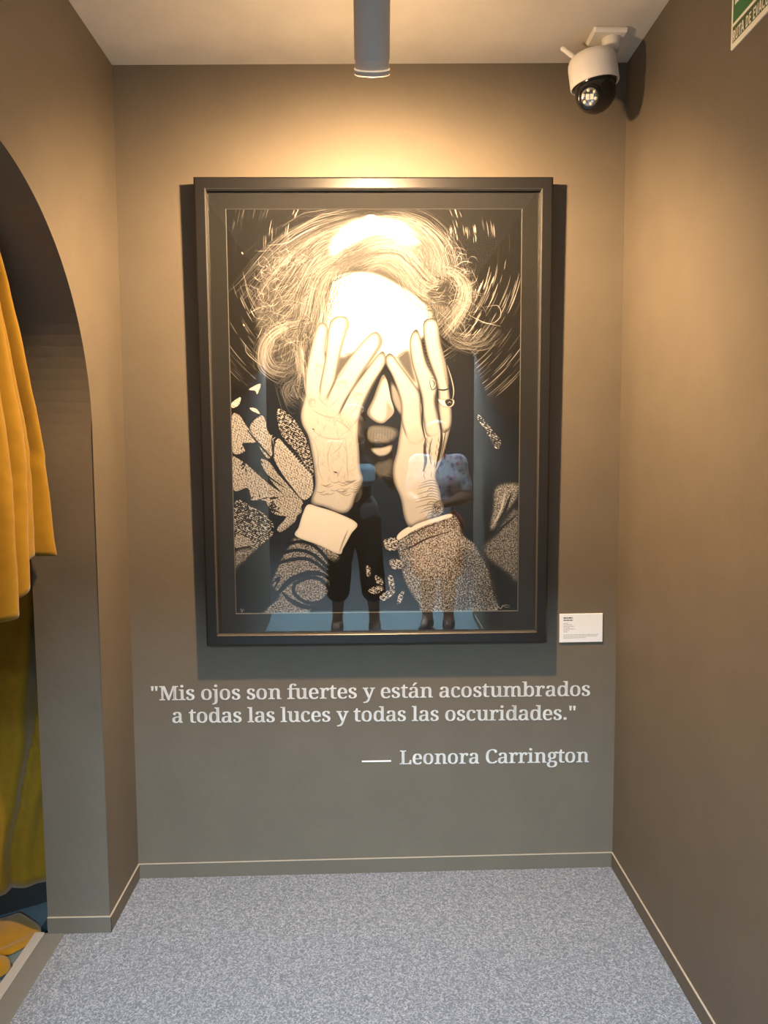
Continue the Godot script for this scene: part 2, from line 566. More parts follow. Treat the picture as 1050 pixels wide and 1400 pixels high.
	# --- right sleeve
	weave(C_([205, 320, 320, 250, 540, 160, 600, 200, 625, 290, 700, 350, 740, 430, 790, 520, 810, 640, 830, 812, 400, 812, 330, 730, 250, 600, 215, 440]), 0.08, 0.86, 0, 0.50, 2)
	weave(C_([620, 400, 740, 430, 790, 520, 820, 640, 830, 812, 560, 812, 600, 640]), 0.05, 0.72, 0, 0.36, 12)
	weave(C_([320, 300, 560, 250, 600, 350, 480, 560, 330, 560, 300, 420]), 0.2, 0.9, 0, 0.62, 14)
	line(C_([212, 395, 300, 360, 400, 310, 560, 262]), 2.6, 0.16, 0.7)
	line(C_([212, 320, 300, 275, 420, 225, 545, 185]), 1.6, 0.2, 0.7)
	form(C_([198, 290, 260, 240, 400, 190, 540, 152, 548, 175, 420, 215, 300, 265, 208, 322]), 0.97, 0.82, 3)
	# right-hand coat folds
	weave(C_([850, -20, 990, -40, 975, 60, 880, 180, 830, 252, 805, 250, 830, 120]), 0.2, 0.72, 0, 0.5, 4)
	line(C_([905, 0, 880, 120, 815, 245]), 3.0, 0.8, 0.5)
	line(C_([945, 20, 900, 140, 850, 220]), 5.0, 0.07, 0.8)
	weave(C_([768, 370, 850, 285, 900, 205, 990, 140, 990, 580, 930, 550, 850, 490, 790, 440]), 0.15, 0.62, 0, 0.46, 5)
	line(C_([830, 300, 900, 230, 985, 160]), 4.0, 0.08, 0.7)
	weave(grid(500, 480, 4.773, [715, 420, 750, 425, 830, 520, 880, 590, 850, 640, 790, 540]), 0.05, 0.8, 2, 0.40)
	# sprigs on the black bodice
	for q in [[110, 320, 190, 310, 195, 380, 130, 385], [150, 450, 220, 455, 220, 510, 160, 505], [50, 550, 100, 580, 100, 615, 60, 600], [5, 650, 60, 620, 110, 640, 50, 675], [135, 560, 165, 560, 180, 630, 150, 645], [80, 690, 140, 650, 185, 660, 110, 720], [195, 740, 205, 680, 240, 655, 225, 720], [-10, 490, 20, 500, 20, 550, 0, 560]]: weave(C_(q), 0.10, 0.92, 2, 0.72)
	# --- face
	patch(H_([395, 560, 560, 380, 660, 560, 640, 720, 610, 900, 590, 1010, 480, 1010, 400, 800]), 0.10, 4)
	patch(H_([240, 250, 420, 200, 560, 230, 700, 200, 760, 420, 700, 520, 560, 320, 300, 420]), 0.80, 8)
	patch(H_([255, 300, 300, 285, 370, 275, 350, 340, 290, 420, 255, 440]), 0.34, 4)
	patch(H_([628, 300, 670, 255, 700, 270, 720, 380, 735, 450, 690, 400]), 0.34, 4)
	form(H_([585, 440, 620, 480, 650, 560, 655, 650, 620, 610, 590, 540]), 0.58, 0.2, 6)
	form(H_([540, 400, 565, 440, 585, 540, 604, 620, 565, 668, 530, 690, 480, 672, 443, 625, 480, 540, 510, 460]), 0.86, 0.45, 9, Vector2(-4, 0))
	patch(H_([560, 560, 600, 620, 560, 670, 535, 685, 555, 640]), 0.45, 3, 0.6)
	form(H_([452, 712, 530, 700, 618, 722, 624, 768, 560, 806, 455, 798]), 0.47, 0.22, 8, Vector2(3, 0))
	for i in 9:
		var x := 465.0 + i * 17.0
		line(H_([x, 715, x - 2, 750, x - 6, 795]), 0.8, 0.32, 0.55)
	line(H_([450, 818, 510, 826, 570, 816, 620, 795]), 3.0, 0.05)
	form(H_([465, 838, 530, 832, 592, 818, 575, 868, 520, 886, 480, 866]), 0.70, 0.35, 5)
	form(H_([480, 930, 560, 905, 608, 880, 596, 1000, 540, 1015, 500, 1000]), 0.34, 0.10, 10, Vector2(4, 0))
	for i in 40:
		var p := Vector2(prr.randf_range(500, 600), prr.randf_range(900, 1005))
		line(H_([p.x, p.y, p.x + 8, p.y + 6]), 0.7, prr.randf_range(0.2, 0.55), 0.6)
	# forehead
	patch([V.call(428, 430), V.call(434, 400), V.call(445, 382), V.call(475, 374), V.call(512, 374), V.call(550, 392), V.call(580, 412), V.call(592, 440), V.call(580, 458), V.call(552, 478), V.call(530, 486), V.call(505, 480), V.call(482, 478), V.call(466, 486), V.call(430, 470)], 0.97, 6)
	line(H_([300, 262, 330, 275, 372, 262]), 1.6, 0.5, 0.7)
	line(H_([600, 300, 640, 290, 672, 262]), 2.0, 0.5, 0.7)
	line([V.call(486, 387), V.call(500, 389)], 0.8, 0.7, 0.5)
	# --- hair
	patch([V.call(388, 511), V.call(366, 495), V.call(360, 467), V.call(352, 436), V.call(357, 397), V.call(376, 362), V.call(408, 331), V.call(439, 315), V.call(478, 300), V.call(513, 296), V.call(552, 300), V.call(583, 315), V.call(606, 340), V.call(600, 380), V.call(590, 420), V.call(560, 398), V.call(512, 372), V.call(470, 371), V.call(440, 380), V.call(431, 410), V.call(425, 450), V.call(412, 500)], 0.27, 5)
	var gl := [
		[[505, 305, 470, 318, 430, 338, 400, 365, 375, 400, 360, 425], 210, 46, 0.35, 0.95, 2.6],
		[[500, 330, 465, 340, 440, 362, 425, 395, 400, 430, 372, 455], 210, 36, 0.35, 0.98, 2.4],
		[[478, 362, 448, 372, 432, 400, 424, 440, 405, 468, 372, 485], 150, 30, 0.4, 0.98, 2.2],
		[[425, 440, 395, 445, 370, 460, 361, 485, 370, 505, 392, 511], 120, 14, 0.5, 1.0, 1.0],
		[[425, 430, 415, 460, 412, 490, 408, 515], 90, 24, 0.3, 0.9, 3.0],
		[[510, 303, 555, 308, 585, 330, 602, 365, 598, 395, 575, 402], 200, 36, 0.4, 0.98, 2.2],
		[[480, 352, 515, 335, 548, 340, 565, 365, 585, 388, 604, 400], 170, 24, 0.45, 1.0, 1.2],
		[[490, 364, 530, 352, 555, 368, 572, 392, 596, 404, 615, 398], 130, 16, 0.4, 0.98, 1.2],
		[[585, 400, 600, 414, 606, 430, 600, 448], 90, 24, 0.3, 0.9, 2.0],
		[[608, 368, 626, 378, 636, 396, 632, 420, 616, 442, 602, 458], 150, 16, 0.45, 1.0, 0.9],
		[[606, 440, 614, 460, 636, 472, 662, 468, 682, 450], 40, 16, 0.4, 0.9, 3.5],
		[[420, 505, 402, 520, 395, 540, 412, 548], 60, 20, 0.25, 0.75, 4.0]]
	for q in gl:
		var g := grid(0, 0, 1, q[0])
		hairs(g, int(q[1] * 0.9), q[2], 0.08, 0.28, 0.8, q[5], 0.7)
		hairs(g, q[1], q[2], q[3] * 0.75, q[4] * 0.78, 0.5, q[5], 0.75)
	for i in 420:
		var left := i % 3 != 0
		var p := Vector2(prr.randf_range(358, 432), prr.randf_range(335, 470)) if left else Vector2(prr.randf_range(570, 640), prr.randf_range(330, 440))
		var e := (p - (Vector2(410, 405) if left else Vector2(598, 385))) / (Vector2(55, 80) if left else Vector2(46, 62))
		if e.length() > 1.0: continue
		var pts := [p]
		var d := Vector2(-2.6, 1.6).rotated(prr.randfn() * 0.7) if left else Vector2(1.4, 2.6).rotated(prr.randfn() * 0.7)
		var cv := prr.randf_range(-0.35, 0.35)
		for k in 5:
			p += d
			d = d.rotated(cv)
			pts.append(p)
		line(pts, 0.55, prr.randf_range(0.08, 0.3) if i % 2 == 0 else prr.randf_range(0.45, 0.8), 0.8)
	# the white crest and the deep wave under it
	patch([V.call(455, 330), V.call(480, 306), V.call(515, 299), V.call(550, 306), V.call(575, 330), V.call(560, 335), V.call(520, 322), V.call(480, 335), V.call(455, 350)], 0.96, 6, 0.8)
	hairs(grid(0, 0, 1, [560, 312, 585, 335, 592, 362, 582, 388]), 60, 22, 0.25, 0.5, 0.7, 2.0)
	hairs(grid(0, 0, 1, [450, 372, 470, 358, 490, 352, 505, 340]), 70, 10, 0.18, 0.4, 0.7, 2.0)
	hairs(grid(0, 0, 1, [500, 372, 520, 362, 545, 374, 570, 398]), 40, 8, 0.3, 0.55, 0.7, 1.5)
	patch(grid(0, 0, 1, [584, 402, 600, 390, 611, 386, 614, 398, 610, 418, 598, 414]), 0.14, 3, 0.85)
	hairs(grid(0, 0, 1, [580, 400, 598, 404, 612, 398]), 26, 16, 0.4, 0.8, 0.5, 2.0)
	# flyaway curls at the rim
	for i in 190:
		var left := i % 5 < 3
		var a := prr.randf_range(2.3, 3.9) if left else prr.randf_range(-0.9, 0.75)
		var c0 := Vector2(455, 405) if left else Vector2(560, 400)
		var p := c0 + Vector2(cos(a) * prr.randf_range(78, 108), sin(a) * prr.randf_range(70, 105)) * (1.0 if left else 0.88)
		var pts := [p]
		var d := Vector2.from_angle(prr.randf() * TAU) * prr.randf_range(2.5, 5.0)
		var cv := prr.randf_range(-0.6, 0.6)
		for k in 5:
			p += d
			d = d.rotated(cv)
			pts.append(p)
		line(pts, 0.55, prr.randf_range(0.45, 0.95), 0.85)
	for q in [[368, 336, 395, 332, 415, 320, 440, 308], [662, 420, 680, 418, 684, 432, 672, 442, 655, 440], [640, 430, 660, 440, 684, 446], [337, 470, 338, 480, 350, 492, 362, 500], [622, 365, 634, 358, 646, 360], [360, 445, 356, 455, 352, 462]]: line(grid(0, 0, 1, q), 0.7, 0.9, 0.9)
	# --- right hand (back, then fingers)
	form(H_([660, 640, 640, 720, 620, 850, 595, 950, 600, 1040, 640, 1140, 660, 1250, 692, 1312, 740, 1290, 835, 1250, 845, 1190, 882, 1170, 872, 1080, 850, 1000, 890, 900, 940, 720, 945, 640, 880, 600, 760, 560]), 0.78, 0.38, 10)
	form(H_([780, 100, 830, 65, 868, 90, 880, 200, 915, 340, 930, 460, 940, 540, 950, 640, 940, 720, 890, 745, 868, 620, 868, 500, 850, 420, 800, 270]), 0.78, 0.24, 9)
	patch(H_([868, 100, 880, 200, 915, 340, 930, 460, 905, 420, 880, 280, 862, 180]), 0.55, 3, 0.7)
	form(H_([700, 190, 740, 130, 770, 200, 800, 330, 855, 430, 862, 480, 850, 560, 870, 650, 880, 745, 800, 765, 775, 640, 770, 540, 740, 430, 710, 320]), 0.80, 0.26, 9)
	form(H_([556, 290, 590, 275, 640, 340, 720, 450, 757, 510, 765, 600, 770, 680, 782, 785, 700, 810, 650, 690, 645, 560, 600, 420, 560, 340]), 0.83, 0.32, 9)
	for q in [[690, 740, 720, 700, 770, 730, 790, 800, 720, 850, 660, 800], [800, 720, 850, 700, 890, 730, 900, 780, 830, 800]]: patch(H_(q), 0.76, 7, 0.9)
	line(H_([760, 520, 772, 600, 772, 700, 790, 790]), 3.0, 0.16, 0.9)
	line(H_([862, 470, 856, 560, 872, 650, 884, 760]), 3.0, 0.16, 0.9)
	line(H_([770, 210, 790, 290, 830, 380, 862, 440]), 3.0, 0.22, 0.85)
	line(H_([790, 780, 785, 850, 790, 920, 775, 980]), 5.0, 0.2, 0.85)
	line(H_([880, 680, 886, 780, 870, 880, 850, 960]), 4.5, 0.14, 0.9)
	line(H_([830, 780, 812, 860, 825, 940]), 2.0, 0.35, 0.8)
	line(H_([915, 720, 900, 800, 880, 900]), 2.0, 0.3, 0.8)
	line(H_([922, 345, 948, 430, 960, 500, 950, 560]), 1.6, 0.75, 0.9)
	# knuckle skin and wrist creases
	for q in [[820, 415, 850, 430, 856, 470, 832, 490, 818, 455, 820, 415], [830, 432, 845, 450, 838, 475]]: line(H_(q), 1.4, 0.25, 0.85)
	for i in 16:
		var y := 520.0 + i * 9.0
		line(H_([835 + i, y, 850 + i, y + 6, 862 + i, y + 2]), 0.7, 0.35, 0.7)
	for i in 12:
		var y := 200.0 + i * 20.0
		line(H_([775 + i * 5, y, 785 + i * 5, y + 5]), 0.8, 0.45, 0.7)
		line(H_([868 + i * 4, y + 20, 880 + i * 4, y + 28]), 0.8, 0.4, 0.7)
	for i in 10:
		var y := 545.0 + i * 12.0
		line(H_([690, y, 720, y + 6, 752, y - 6]), 0.6, 0.62, 0.6)
	for i in 14:
		var y := 1030.0 + i * 16.0
		line(H_([prr.randf_range(710, 800), y + 20, 820, y, 872, y + 14]), 1.0, 0.3, 0.75)
	for i in 26:
		var p := Vector2(prr.randf_range(780, 930), prr.randf_range(760, 1000))
		line(H_([p.x, p.y, p.x - 6, p.y + 22, p.x + 4, p.y + 44]), 0.9, 0.32, 0.6)
	weave(H_([838, 1170, 885, 1160, 895, 1225, 835, 1252]), 0.1, 0.75, 0, 0.5, 2)
	# ring
	line(H_([862, 487, 900, 492, 935, 482]), 2.4, 0.12)
	form(H_([865, 545, 900, 548, 960, 548, 962, 580, 935, 598, 890, 588]), 0.95, 0.35, 3)
	form(H_([908, 560, 930, 548, 955, 556, 950, 582, 925, 590]), 0.14, 0.1, 2)
	line(H_([922, 572, 935, 562, 945, 570]), 1.0, 0.7)
	# --- left hand
	form(H_([70, 430, 80, 520, 50, 620, 55, 690, 90, 760, 110, 860, 125, 960, 130, 1060, 105, 1160, 180, 1185, 290, 1225, 345, 1195, 372, 1120, 415, 1030, 400, 960, 395, 850, 385, 740, 395, 650, 420, 600, 330, 500, 200, 430]), 0.78, 0.38, 10)
	form(H_([45, 230, 70, 260, 72, 340, 78, 420, 60, 400, 48, 320]), 0.75, 0.45, 4)
	form(H_([160, 95, 200, 95, 212, 130, 204, 200, 196, 280, 205, 330, 185, 500, 150, 570, 95, 560, 72, 450, 95, 310, 130, 170]), 0.82, 0.38, 9)
	form(H_([215, 130, 250, 60, 318, 55, 340, 100, 320, 160, 290, 260, 268, 360, 252, 440, 212, 525, 170, 570, 160, 480, 195, 300]), 0.83, 0.32, 9)
	patch(H_([322, 60, 340, 100, 320, 165, 292, 262, 270, 370, 280, 260, 305, 160]), 0.5, 2, 0.8)
	form(H_([500, 145, 535, 190, 522, 240, 430, 370, 372, 460, 312, 560, 270, 640, 205, 655, 200, 560, 250, 430, 330, 310, 440, 180]), 0.83, 0.34, 9)
	patch(H_([500, 140, 536, 190, 522, 245, 430, 375, 372, 462, 395, 400, 470, 290, 512, 210]), 0.45, 2, 0.85)
	form(H_([540, 260, 556, 300, 546, 350, 482, 450, 422, 570, 392, 660, 330, 720, 275, 650, 300, 570, 350, 490, 440, 370, 500, 290]), 0.83, 0.34, 9)
	line(H_([545, 350, 482, 452, 424, 575, 396, 660]), 2.4, 0.25, 0.8)
	patch(H_([75, 520, 150, 500, 230, 560, 300, 640, 370, 650, 380, 760, 250, 800, 120, 760, 70, 660]), 0.78, 10, 0.9)
	line(H_([345, 500, 310, 565, 275, 632]), 2.0, 0.3, 0.9)
	for q in [[110, 600, 180, 640, 280, 660], [240, 660, 300, 690, 350, 740], [330, 640, 372, 600, 400, 540], [150, 520, 175, 560, 215, 590], [210, 600, 250, 560, 290, 520]]: line(H_(q), 1.4, 0.6, 0.5)
	line(H_([270, 370, 252, 440, 205, 530]), 1.6, 0.38, 0.8)
	line(H_([245, 440, 290, 395, 340, 310]), 1.2, 0.5, 0.6)
	# knuckles: nested ovals
	for q in [[165, 365, 28, 40], [300, 455, 36, 26], [395, 525, 34, 24], [120, 560, 26, 30]]:
		for k in 3:
			var s := 1.0 - k * 0.28
			var pts := []
			for i in 9:
				var a := TAU * i / 11.0 + 0.6 + k
				pts.append(q[0] + cos(a) * q[2] * s); pts.append(q[1] + sin(a) * q[3] * s)
			line(H_(pts), 0.8, 0.45, 0.75)
	for q in [[310, 760, 318, 860, 322, 960, 326, 1030], [300, 790, 270, 840, 230, 870], [120, 780, 145, 860, 150, 960, 180, 1040], [380, 760, 388, 850], [240, 780, 215, 840, 205, 900, 215, 970], [100, 700, 160, 760, 250, 780, 330, 770]]: line(H_(q), 1.6, 0.6, 0.35)
	for i in 24:
		var y := 1020.0 + prr.randf() * 90.0
		var x := prr.randf_range(130, 370)
		line(H_([x, y, x + 30, y + 8, x + 60, y - 4]), 0.8, 0.38, 0.7)
	for i in 10: line(H_([355, 1050 + i * 12, 385, 1040 + i * 12, 412, 1015 + i * 10]), 0.9, 0.42, 0.7)
	for i in 110:
		var p := Vector2(prr.randf_range(95, 370), prr.randf_range(640, 1010))
		line(H_([p.x, p.y, p.x + prr.randfn() * 10.0, p.y + 16, p.x + prr.randfn() * 12.0, p.y + 34]), 0.6, 0.5, 0.45)
	line(H_([240, 975, 262, 982]), 1.8, 0.12)
	line(H_([115, 718, 128, 724]), 1.4, 0.2)
	# nails and tips stay pale; hair over the left hand's edge
	hairs(H_([20, 200, 40, 300, 55, 420, 50, 520]), 40, 10, 0.3, 0.8, 0.6, 2.0)
	# pencilled edition number and signature
	line(grid(0, 0, 1, [325.5, 833, 327, 829, 328, 834, 330, 830, 332, 833]), 0.8, 0.75, 0.9)
	line(grid(0, 0, 1, [671, 832, 674, 828, 676, 834, 679, 830, 683, 833, 686, 829, 690, 831, 697, 831]), 0.9, 0.8, 0.9)
	line(grid(0, 0, 1, [684, 829, 690, 828, 696, 829]), 0.7, 0.8, 0.9)
	# --- to an image, with film grain
	var im := Image.create(PW, PH, false, Image.FORMAT_RGB8)
	for y in PH:
		for x in PW:
			var v := clampf(0.06 + 0.82 * PB[y * PW + x] + prr.randf_range(-0.006, 0.006), 0.03, 0.93)
			im.set_pixel(x, y, Color(v, v * 0.99, v * 0.965))
	im.generate_mipmaps()
	return ImageTexture.create_from_image(im)


# ------------------------------------------------------------------ visitors (seen in the picture glass)
# A field of tapered capsules joined smoothly and meshed as surface nets. bones: [a, b, ra, rb]
func flesh(st: SurfaceTool, bones: Array, cell: float, blend: float) -> void:
	var lo: Vector3 = bones[0][0]
	var hi: Vector3 = lo
	for b in bones:
		var r: float = maxf(b[2], b[3]) + cell * 3.0
		lo = lo.min(b[0] - Vector3.ONE * r).min(b[1] - Vector3.ONE * r)
		hi = hi.max(b[0] + Vector3.ONE * r).max(b[1] + Vector3.ONE * r)
	var nx := int((hi.x - lo.x) / cell) + 2
	var ny := int((hi.y - lo.y) / cell) + 2
	var nz := int((hi.z - lo.z) / cell) + 2
	var f := PackedFloat32Array()
	f.resize(nx * ny * nz)
	f.fill(1.0)
	var used := PackedByteArray()
	used.resize(nx * ny * nz)
	for b in bones:
		var a: Vector3 = b[0]
		var d: Vector3 = b[1] - a
		var l2 := maxf(1e-9, d.length_squared())
		var ra: float = b[2]
		var rb: float = b[3]
		var m := maxf(ra, rb) + blend + cell * 2.0
		var p0 := ((a.min(b[1]) - Vector3.ONE * m - lo) / cell).floor()
		var p1 := ((a.max(b[1]) + Vector3.ONE * m - lo) / cell).ceil()
		for k in range(maxi(0, int(p0.z)), mini(nz, int(p1.z) + 1)):
			for j in range(maxi(0, int(p0.y)), mini(ny, int(p1.y) + 1)):
				for i in range(maxi(0, int(p0.x)), mini(nx, int(p1.x) + 1)):
					var q := lo + Vector3(i, j, k) * cell - a
					var t := clampf(q.dot(d) / l2, 0.0, 1.0)
					var s := (q - d * t).length() - lerpf(ra, rb, t)
					var at := (k * ny + j) * nx + i
					var o := f[at]
					var h := maxf(blend - absf(o - s), 0.0) / blend
					f[at] = minf(o, s) - h * h * blend * 0.25
	var idx := {}
	var off := [0, 1, nx, nx + 1, nx * ny, nx * ny + 1, nx * ny + nx, nx * ny + nx + 1]
	var cor := [Vector3(0, 0, 0), Vector3(1, 0, 0), Vector3(0, 1, 0), Vector3(1, 1, 0), Vector3(0, 0, 1), Vector3(1, 0, 1), Vector3(0, 1, 1), Vector3(1, 1, 1)]
	var edges := [[0, 1], [2, 3], [4, 5], [6, 7], [0, 2], [1, 3], [4, 6], [5, 7], [0, 4], [1, 5], [2, 6], [3, 7]]
	for k in nz - 1:
		for j in ny - 1:
			for i in nx - 1:
				var at := (k * ny + j) * nx + i
				var c0 := f[at]
				if c0 > cell * 2.0 or c0 < -cell * 2.0: continue
				var neg := 0
				for o in off:
					if f[at + o] < 0.0: neg += 1
				if neg == 0 or neg == 8: continue
				var sum := Vector3.ZERO
				var n := 0
				for e in edges:
					var u := f[at + off[e[0]]]
					var v := f[at + off[e[1]]]
					if (u < 0.0) != (v < 0.0):
						sum += cor[e[0]].lerp(cor[e[1]], u / (u - v))
						n += 1
				idx[at] = lo + (Vector3(i, j, k) + sum / n) * cell
	var step := [1, nx, nx * ny]
	for at: int in idx:
		for ax in 3:
			var u: float = f[at]
			var v: float = f[at + step[ax]]
			if (u < 0.0) == (v < 0.0): continue
			var s1: int = step[(ax + 1) % 3]
			var s2: int = step[(ax + 2) % 3]
			if not (idx.has(at - s1) and idx.has(at - s2) and idx.has(at - s1 - s2)): continue
			if u < 0.0: quad(st, idx[at], idx[at - s2], idx[at - s1 - s2], idx[at - s1])
			else: quad(st, idx[at], idx[at - s1], idx[at - s1 - s2], idx[at - s2])

func soft() -> SurfaceTool:
	var st := begin()
	st.set_smooth_group(0)
	return st

func head_bones(c: Vector3, fw: Vector3) -> Array:
	# skull, jaw, nose, ears, brow; c is the middle of the head, fw where the face looks
	var r := fw.cross(Vector3.UP).normalized()
	var up := Vector3.UP
	var out := [[c + up * 0.035 - fw * 0.022, c + up * 0.03 + fw * 0.020, 0.082, 0.078], [c - up * 0.03 + fw * 0.03, c - up * 0.085 + fw * 0.055, 0.062, 0.034],
		[c + up * 0.012 + fw * 0.086, c - up * 0.026 + fw * 0.106, 0.008, 0.013], [c - up * 0.052 + fw * 0.084, c - up * 0.054 + fw * 0.090, 0.012, 0.010]]
	for s in [-1.0, 1.0]:
		out.append([c + r * s * 0.074 + up * 0.018 - fw * 0.005, c + r * s * 0.076 - up * 0.020, 0.014, 0.010])
		out.append([c + r * s * 0.018 + up * 0.024 + fw * 0.080, c + r * s * 0.045 + up * 0.022 + fw * 0.068, 0.011, 0.010])
	return out

func hand_bones(w: Vector3, fore: Vector3, palm_out: Vector3, side: float, curl: float) -> Array:
	# w wrist, fore towards the knuckles, palm_out the way the palm faces, side +1 thumb on the +cross side
	var across := fore.cross(palm_out).normalized() * side
	var k := w + fore * 0.085
	var out := [[w, w + fore * 0.045, 0.026, 0.028], [w + fore * 0.03 + across * 0.020, k + across * 0.026, 0.015, 0.013], [w + fore * 0.03 - across * 0.020, k - across * 0.028, 0.015, 0.012], [w + fore * 0.03, k, 0.016, 0.014]]
	var lens := [0.070, 0.079, 0.073, 0.058]
	for i in 4:
		var p: Vector3 = k + across * (0.030 - 0.020 * i) - fore * (0.004 * absf(i - 1.2))
		var d := fore
		for j in 3:
			d = (d * cos(curl) + palm_out * sin(curl)).normalized() if j == 0 else (d + palm_out * curl * 0.8).normalized()
			var q: Vector3 = p + d * lens[i] * [0.45, 0.32, 0.25][j]
			out.append([p, q, 0.0092 - 0.0008 * j, 0.0086 - 0.0008 * j])
			p = q
	var tp: Vector3 = w + fore * 0.022 + across * 0.026
	var tq: Vector3 = tp + (fore * 0.6 + across * 0.8).normalized() * 0.042
	var tr: Vector3 = tq + (fore * 0.9 + across * 0.25 + palm_out * 0.35).normalized() * 0.032
	out.append([tp, tq, 0.0125, 0.0105])
	out.append([tq, tr, 0.0105, 0.0088])
	return out

func make_person(called: String, at: Vector3, turn: float, label: String, J: Dictionary, look: Dictionary) -> Node3D:
	var g := base(called, at)
	g.rotation.y = turn
	tag(g, label, "person", "visitors behind the viewer")
	var fw := Vector3(0, 0, -1)
	var body := []
	# trunk
	body.append([Vector3(-0.075, J.hip, 0), Vector3(0.075, J.hip, 0), 0.105, 0.105])
	body.append([Vector3(0, J.hip + 0.05, 0.0), Vector3(0, J.waist, 0.0), 0.120, 0.108])
	body.append([Vector3(0, J.waist, 0), Vector3(0, J.chest, 0.005), 0.108, 0.122])
	body.append([Vector3(-0.07, J.chest, 0), Vector3(0.07, J.chest, 0), 0.110, 0.110])
	body.append([Vector3(-J.sw, J.shoulder, 0), Vector3(J.sw, J.shoulder, 0), 0.055, 0.055])
	body.append([Vector3(0, J.shoulder, 0.0), Vector3(0, J.head - 0.09, -0.012), 0.062, 0.050])
	var shirt := []
	for i in 5: shirt.append([body[i][0], body[i][1], body[i][2] + 0.014, body[i][3] + 0.014])
	shirt.remove_at(0)
	var shorts := [[body[0][0], body[0][1], 0.122, 0.122], [Vector3(0, J.hip + 0.02, 0), Vector3(0, J.waist - 0.03, 0), 0.128, 0.122]]
	var shoes := {}
	for s in [-1.0, 1.0]:
		var h := Vector3(0.09 * s, J.hip - 0.03, 0)
		var k := Vector3(J.stance * 0.88 * s, J.knee, -0.015)
		var a := Vector3(J.stance * s, 0.085, 0.02)
		body.append([h, k, 0.086, 0.056])
		body.append([k, k.lerp(a, 0.35) + Vector3(0, 0, 0.012), 0.055, 0.056])
		body.append([k.lerp(a, 0.35) + Vector3(0, 0, 0.012), a, 0.056, 0.036])
		body.append([a, a + Vector3(0.01 * s, -0.045, -0.13), 0.036, 0.026])
		shorts.append([h, h.lerp(k, look.leg), 0.108, look.legr])
		if look.leg > 1.0: shorts.append([k, k.lerp(a, look.leg - 1.0), 0.085, 0.085])
		shoes[s] = [[a + Vector3(0, -0.040, 0.035), a + Vector3(0.012 * s, -0.050, -0.15), 0.043, 0.036], [a + Vector3(0, -0.02, 0.01), a + Vector3(0, -0.03, -0.04), 0.048, 0.045]]
		var arm: Array = J.arm[0 if s < 0 else 1]
		var sh := Vector3(J.sw * s, J.shoulder, 0)
		body.append([sh, arm[0], 0.052, 0.042])
		body.append([arm[0], arm[0].lerp(arm[1], 0.3), 0.043, 0.042])
		body.append([arm[0].lerp(arm[1], 0.3), arm[1], 0.042, 0.028])
		shirt.append([sh, sh.lerp(arm[0], look.sleeve), 0.066, 0.062])
	var st := soft()
	flesh(st, body, 0.013, 0.035)
	flesh(st, head_bones(Vector3(0, J.head, -0.02), fw), 0.006, 0.022)
	for s in 2:
		var arm: Array = J.arm[s]
		flesh(st, hand_bones(arm[1], arm[2], arm[3], arm[4], arm[5]), 0.005, 0.008)
	done(st, "body", look.skin, g)
	st = soft()
	flesh(st, shirt, 0.013, 0.03)
	tag(done(st, "shirt", look.shirt, g), look.shirt_label)
	st = soft()
	flesh(st, shorts, 0.013, 0.03)
	tag(done(st, "shorts" if look.leg > 0.5 and not look.skirt else "skirt", look.bottom, g), look.bottom_label)
	for s in [-1.0, 1.0]:
		st = soft()
		flesh(st, shoes[s], 0.009, 0.02)
		done(st, "shoe", look.shoe, g)
	# hair: a cap over the skull
	st = soft()
	var c := Vector3(0, J.head, -0.02)
	var hb := [[c + Vector3(0, 0.055, 0.03), c + Vector3(0, 0.05, 0.005), 0.086, 0.080], [c + Vector3(-0.03, 0.062, 0.0), c + Vector3(0.03, 0.062, 0.0), 0.070, 0.070], [c + Vector3(0, 0.0, 0.055), c + Vector3(0, 0.04, 0.045), 0.062, 0.075]]
	if look.long: hb.append([c + Vector3(0, 0.0, 0.06), c + Vector3(0, -0.17, 0.085), 0.075, 0.055])
	flesh(st, hb, 0.009, 0.03)
	done(st, "hair", look.hair, g)
	# eyes
	for s in [-1.0, 1.0]:
		st = soft()
		flesh(st, [[c + Vector3(s * 0.031, 0.006, -0.078), c + Vector3(s * 0.031, 0.006, -0.0785), 0.011, 0.011]], 0.003, 0.004)
		done(st, "eye", M.eye, g)
	return g

func floral_mat() -> StandardMaterial3D:
	var n := 256
	var r := RandomNumberGenerator.new()
	r.seed = 8
	var im := Image.create(n, n, false, Image.FORMAT_RGB8)
	im.fill(lin(0.70, 0.74, 0.80))
	for i in 90:
		var c: Color = [lin(0.05, 0.12, 0.42), lin(0.10, 0.25, 0.60), lin(0.55, 0.10, 0.16), lin(0.75, 0.35, 0.40), lin(0.10, 0.16, 0.20)][r.randi() % 5]
		var x := r.randi() % n
		var y := r.randi() % n
		var q := r.randf_range(5, 15)
		var ph := r.randf() * TAU
		for dy in range(-18, 19):
			for dx in range(-18, 19):
				var a := atan2(dy, dx)
				if sqrt(dx * dx + dy * dy) < q * (0.7 + 0.3 * cos(5.0 * a + ph)): im.set_pixel((x + dx) & 255, (y + dy) & 255, c)
	var m := plain(Color.WHITE, 0.8)
	m.albedo_texture = ImageTexture.create_from_image(im)
	m.uv1_triplanar = true
	m.uv1_scale = Vector3.ONE * 3.0
	return m

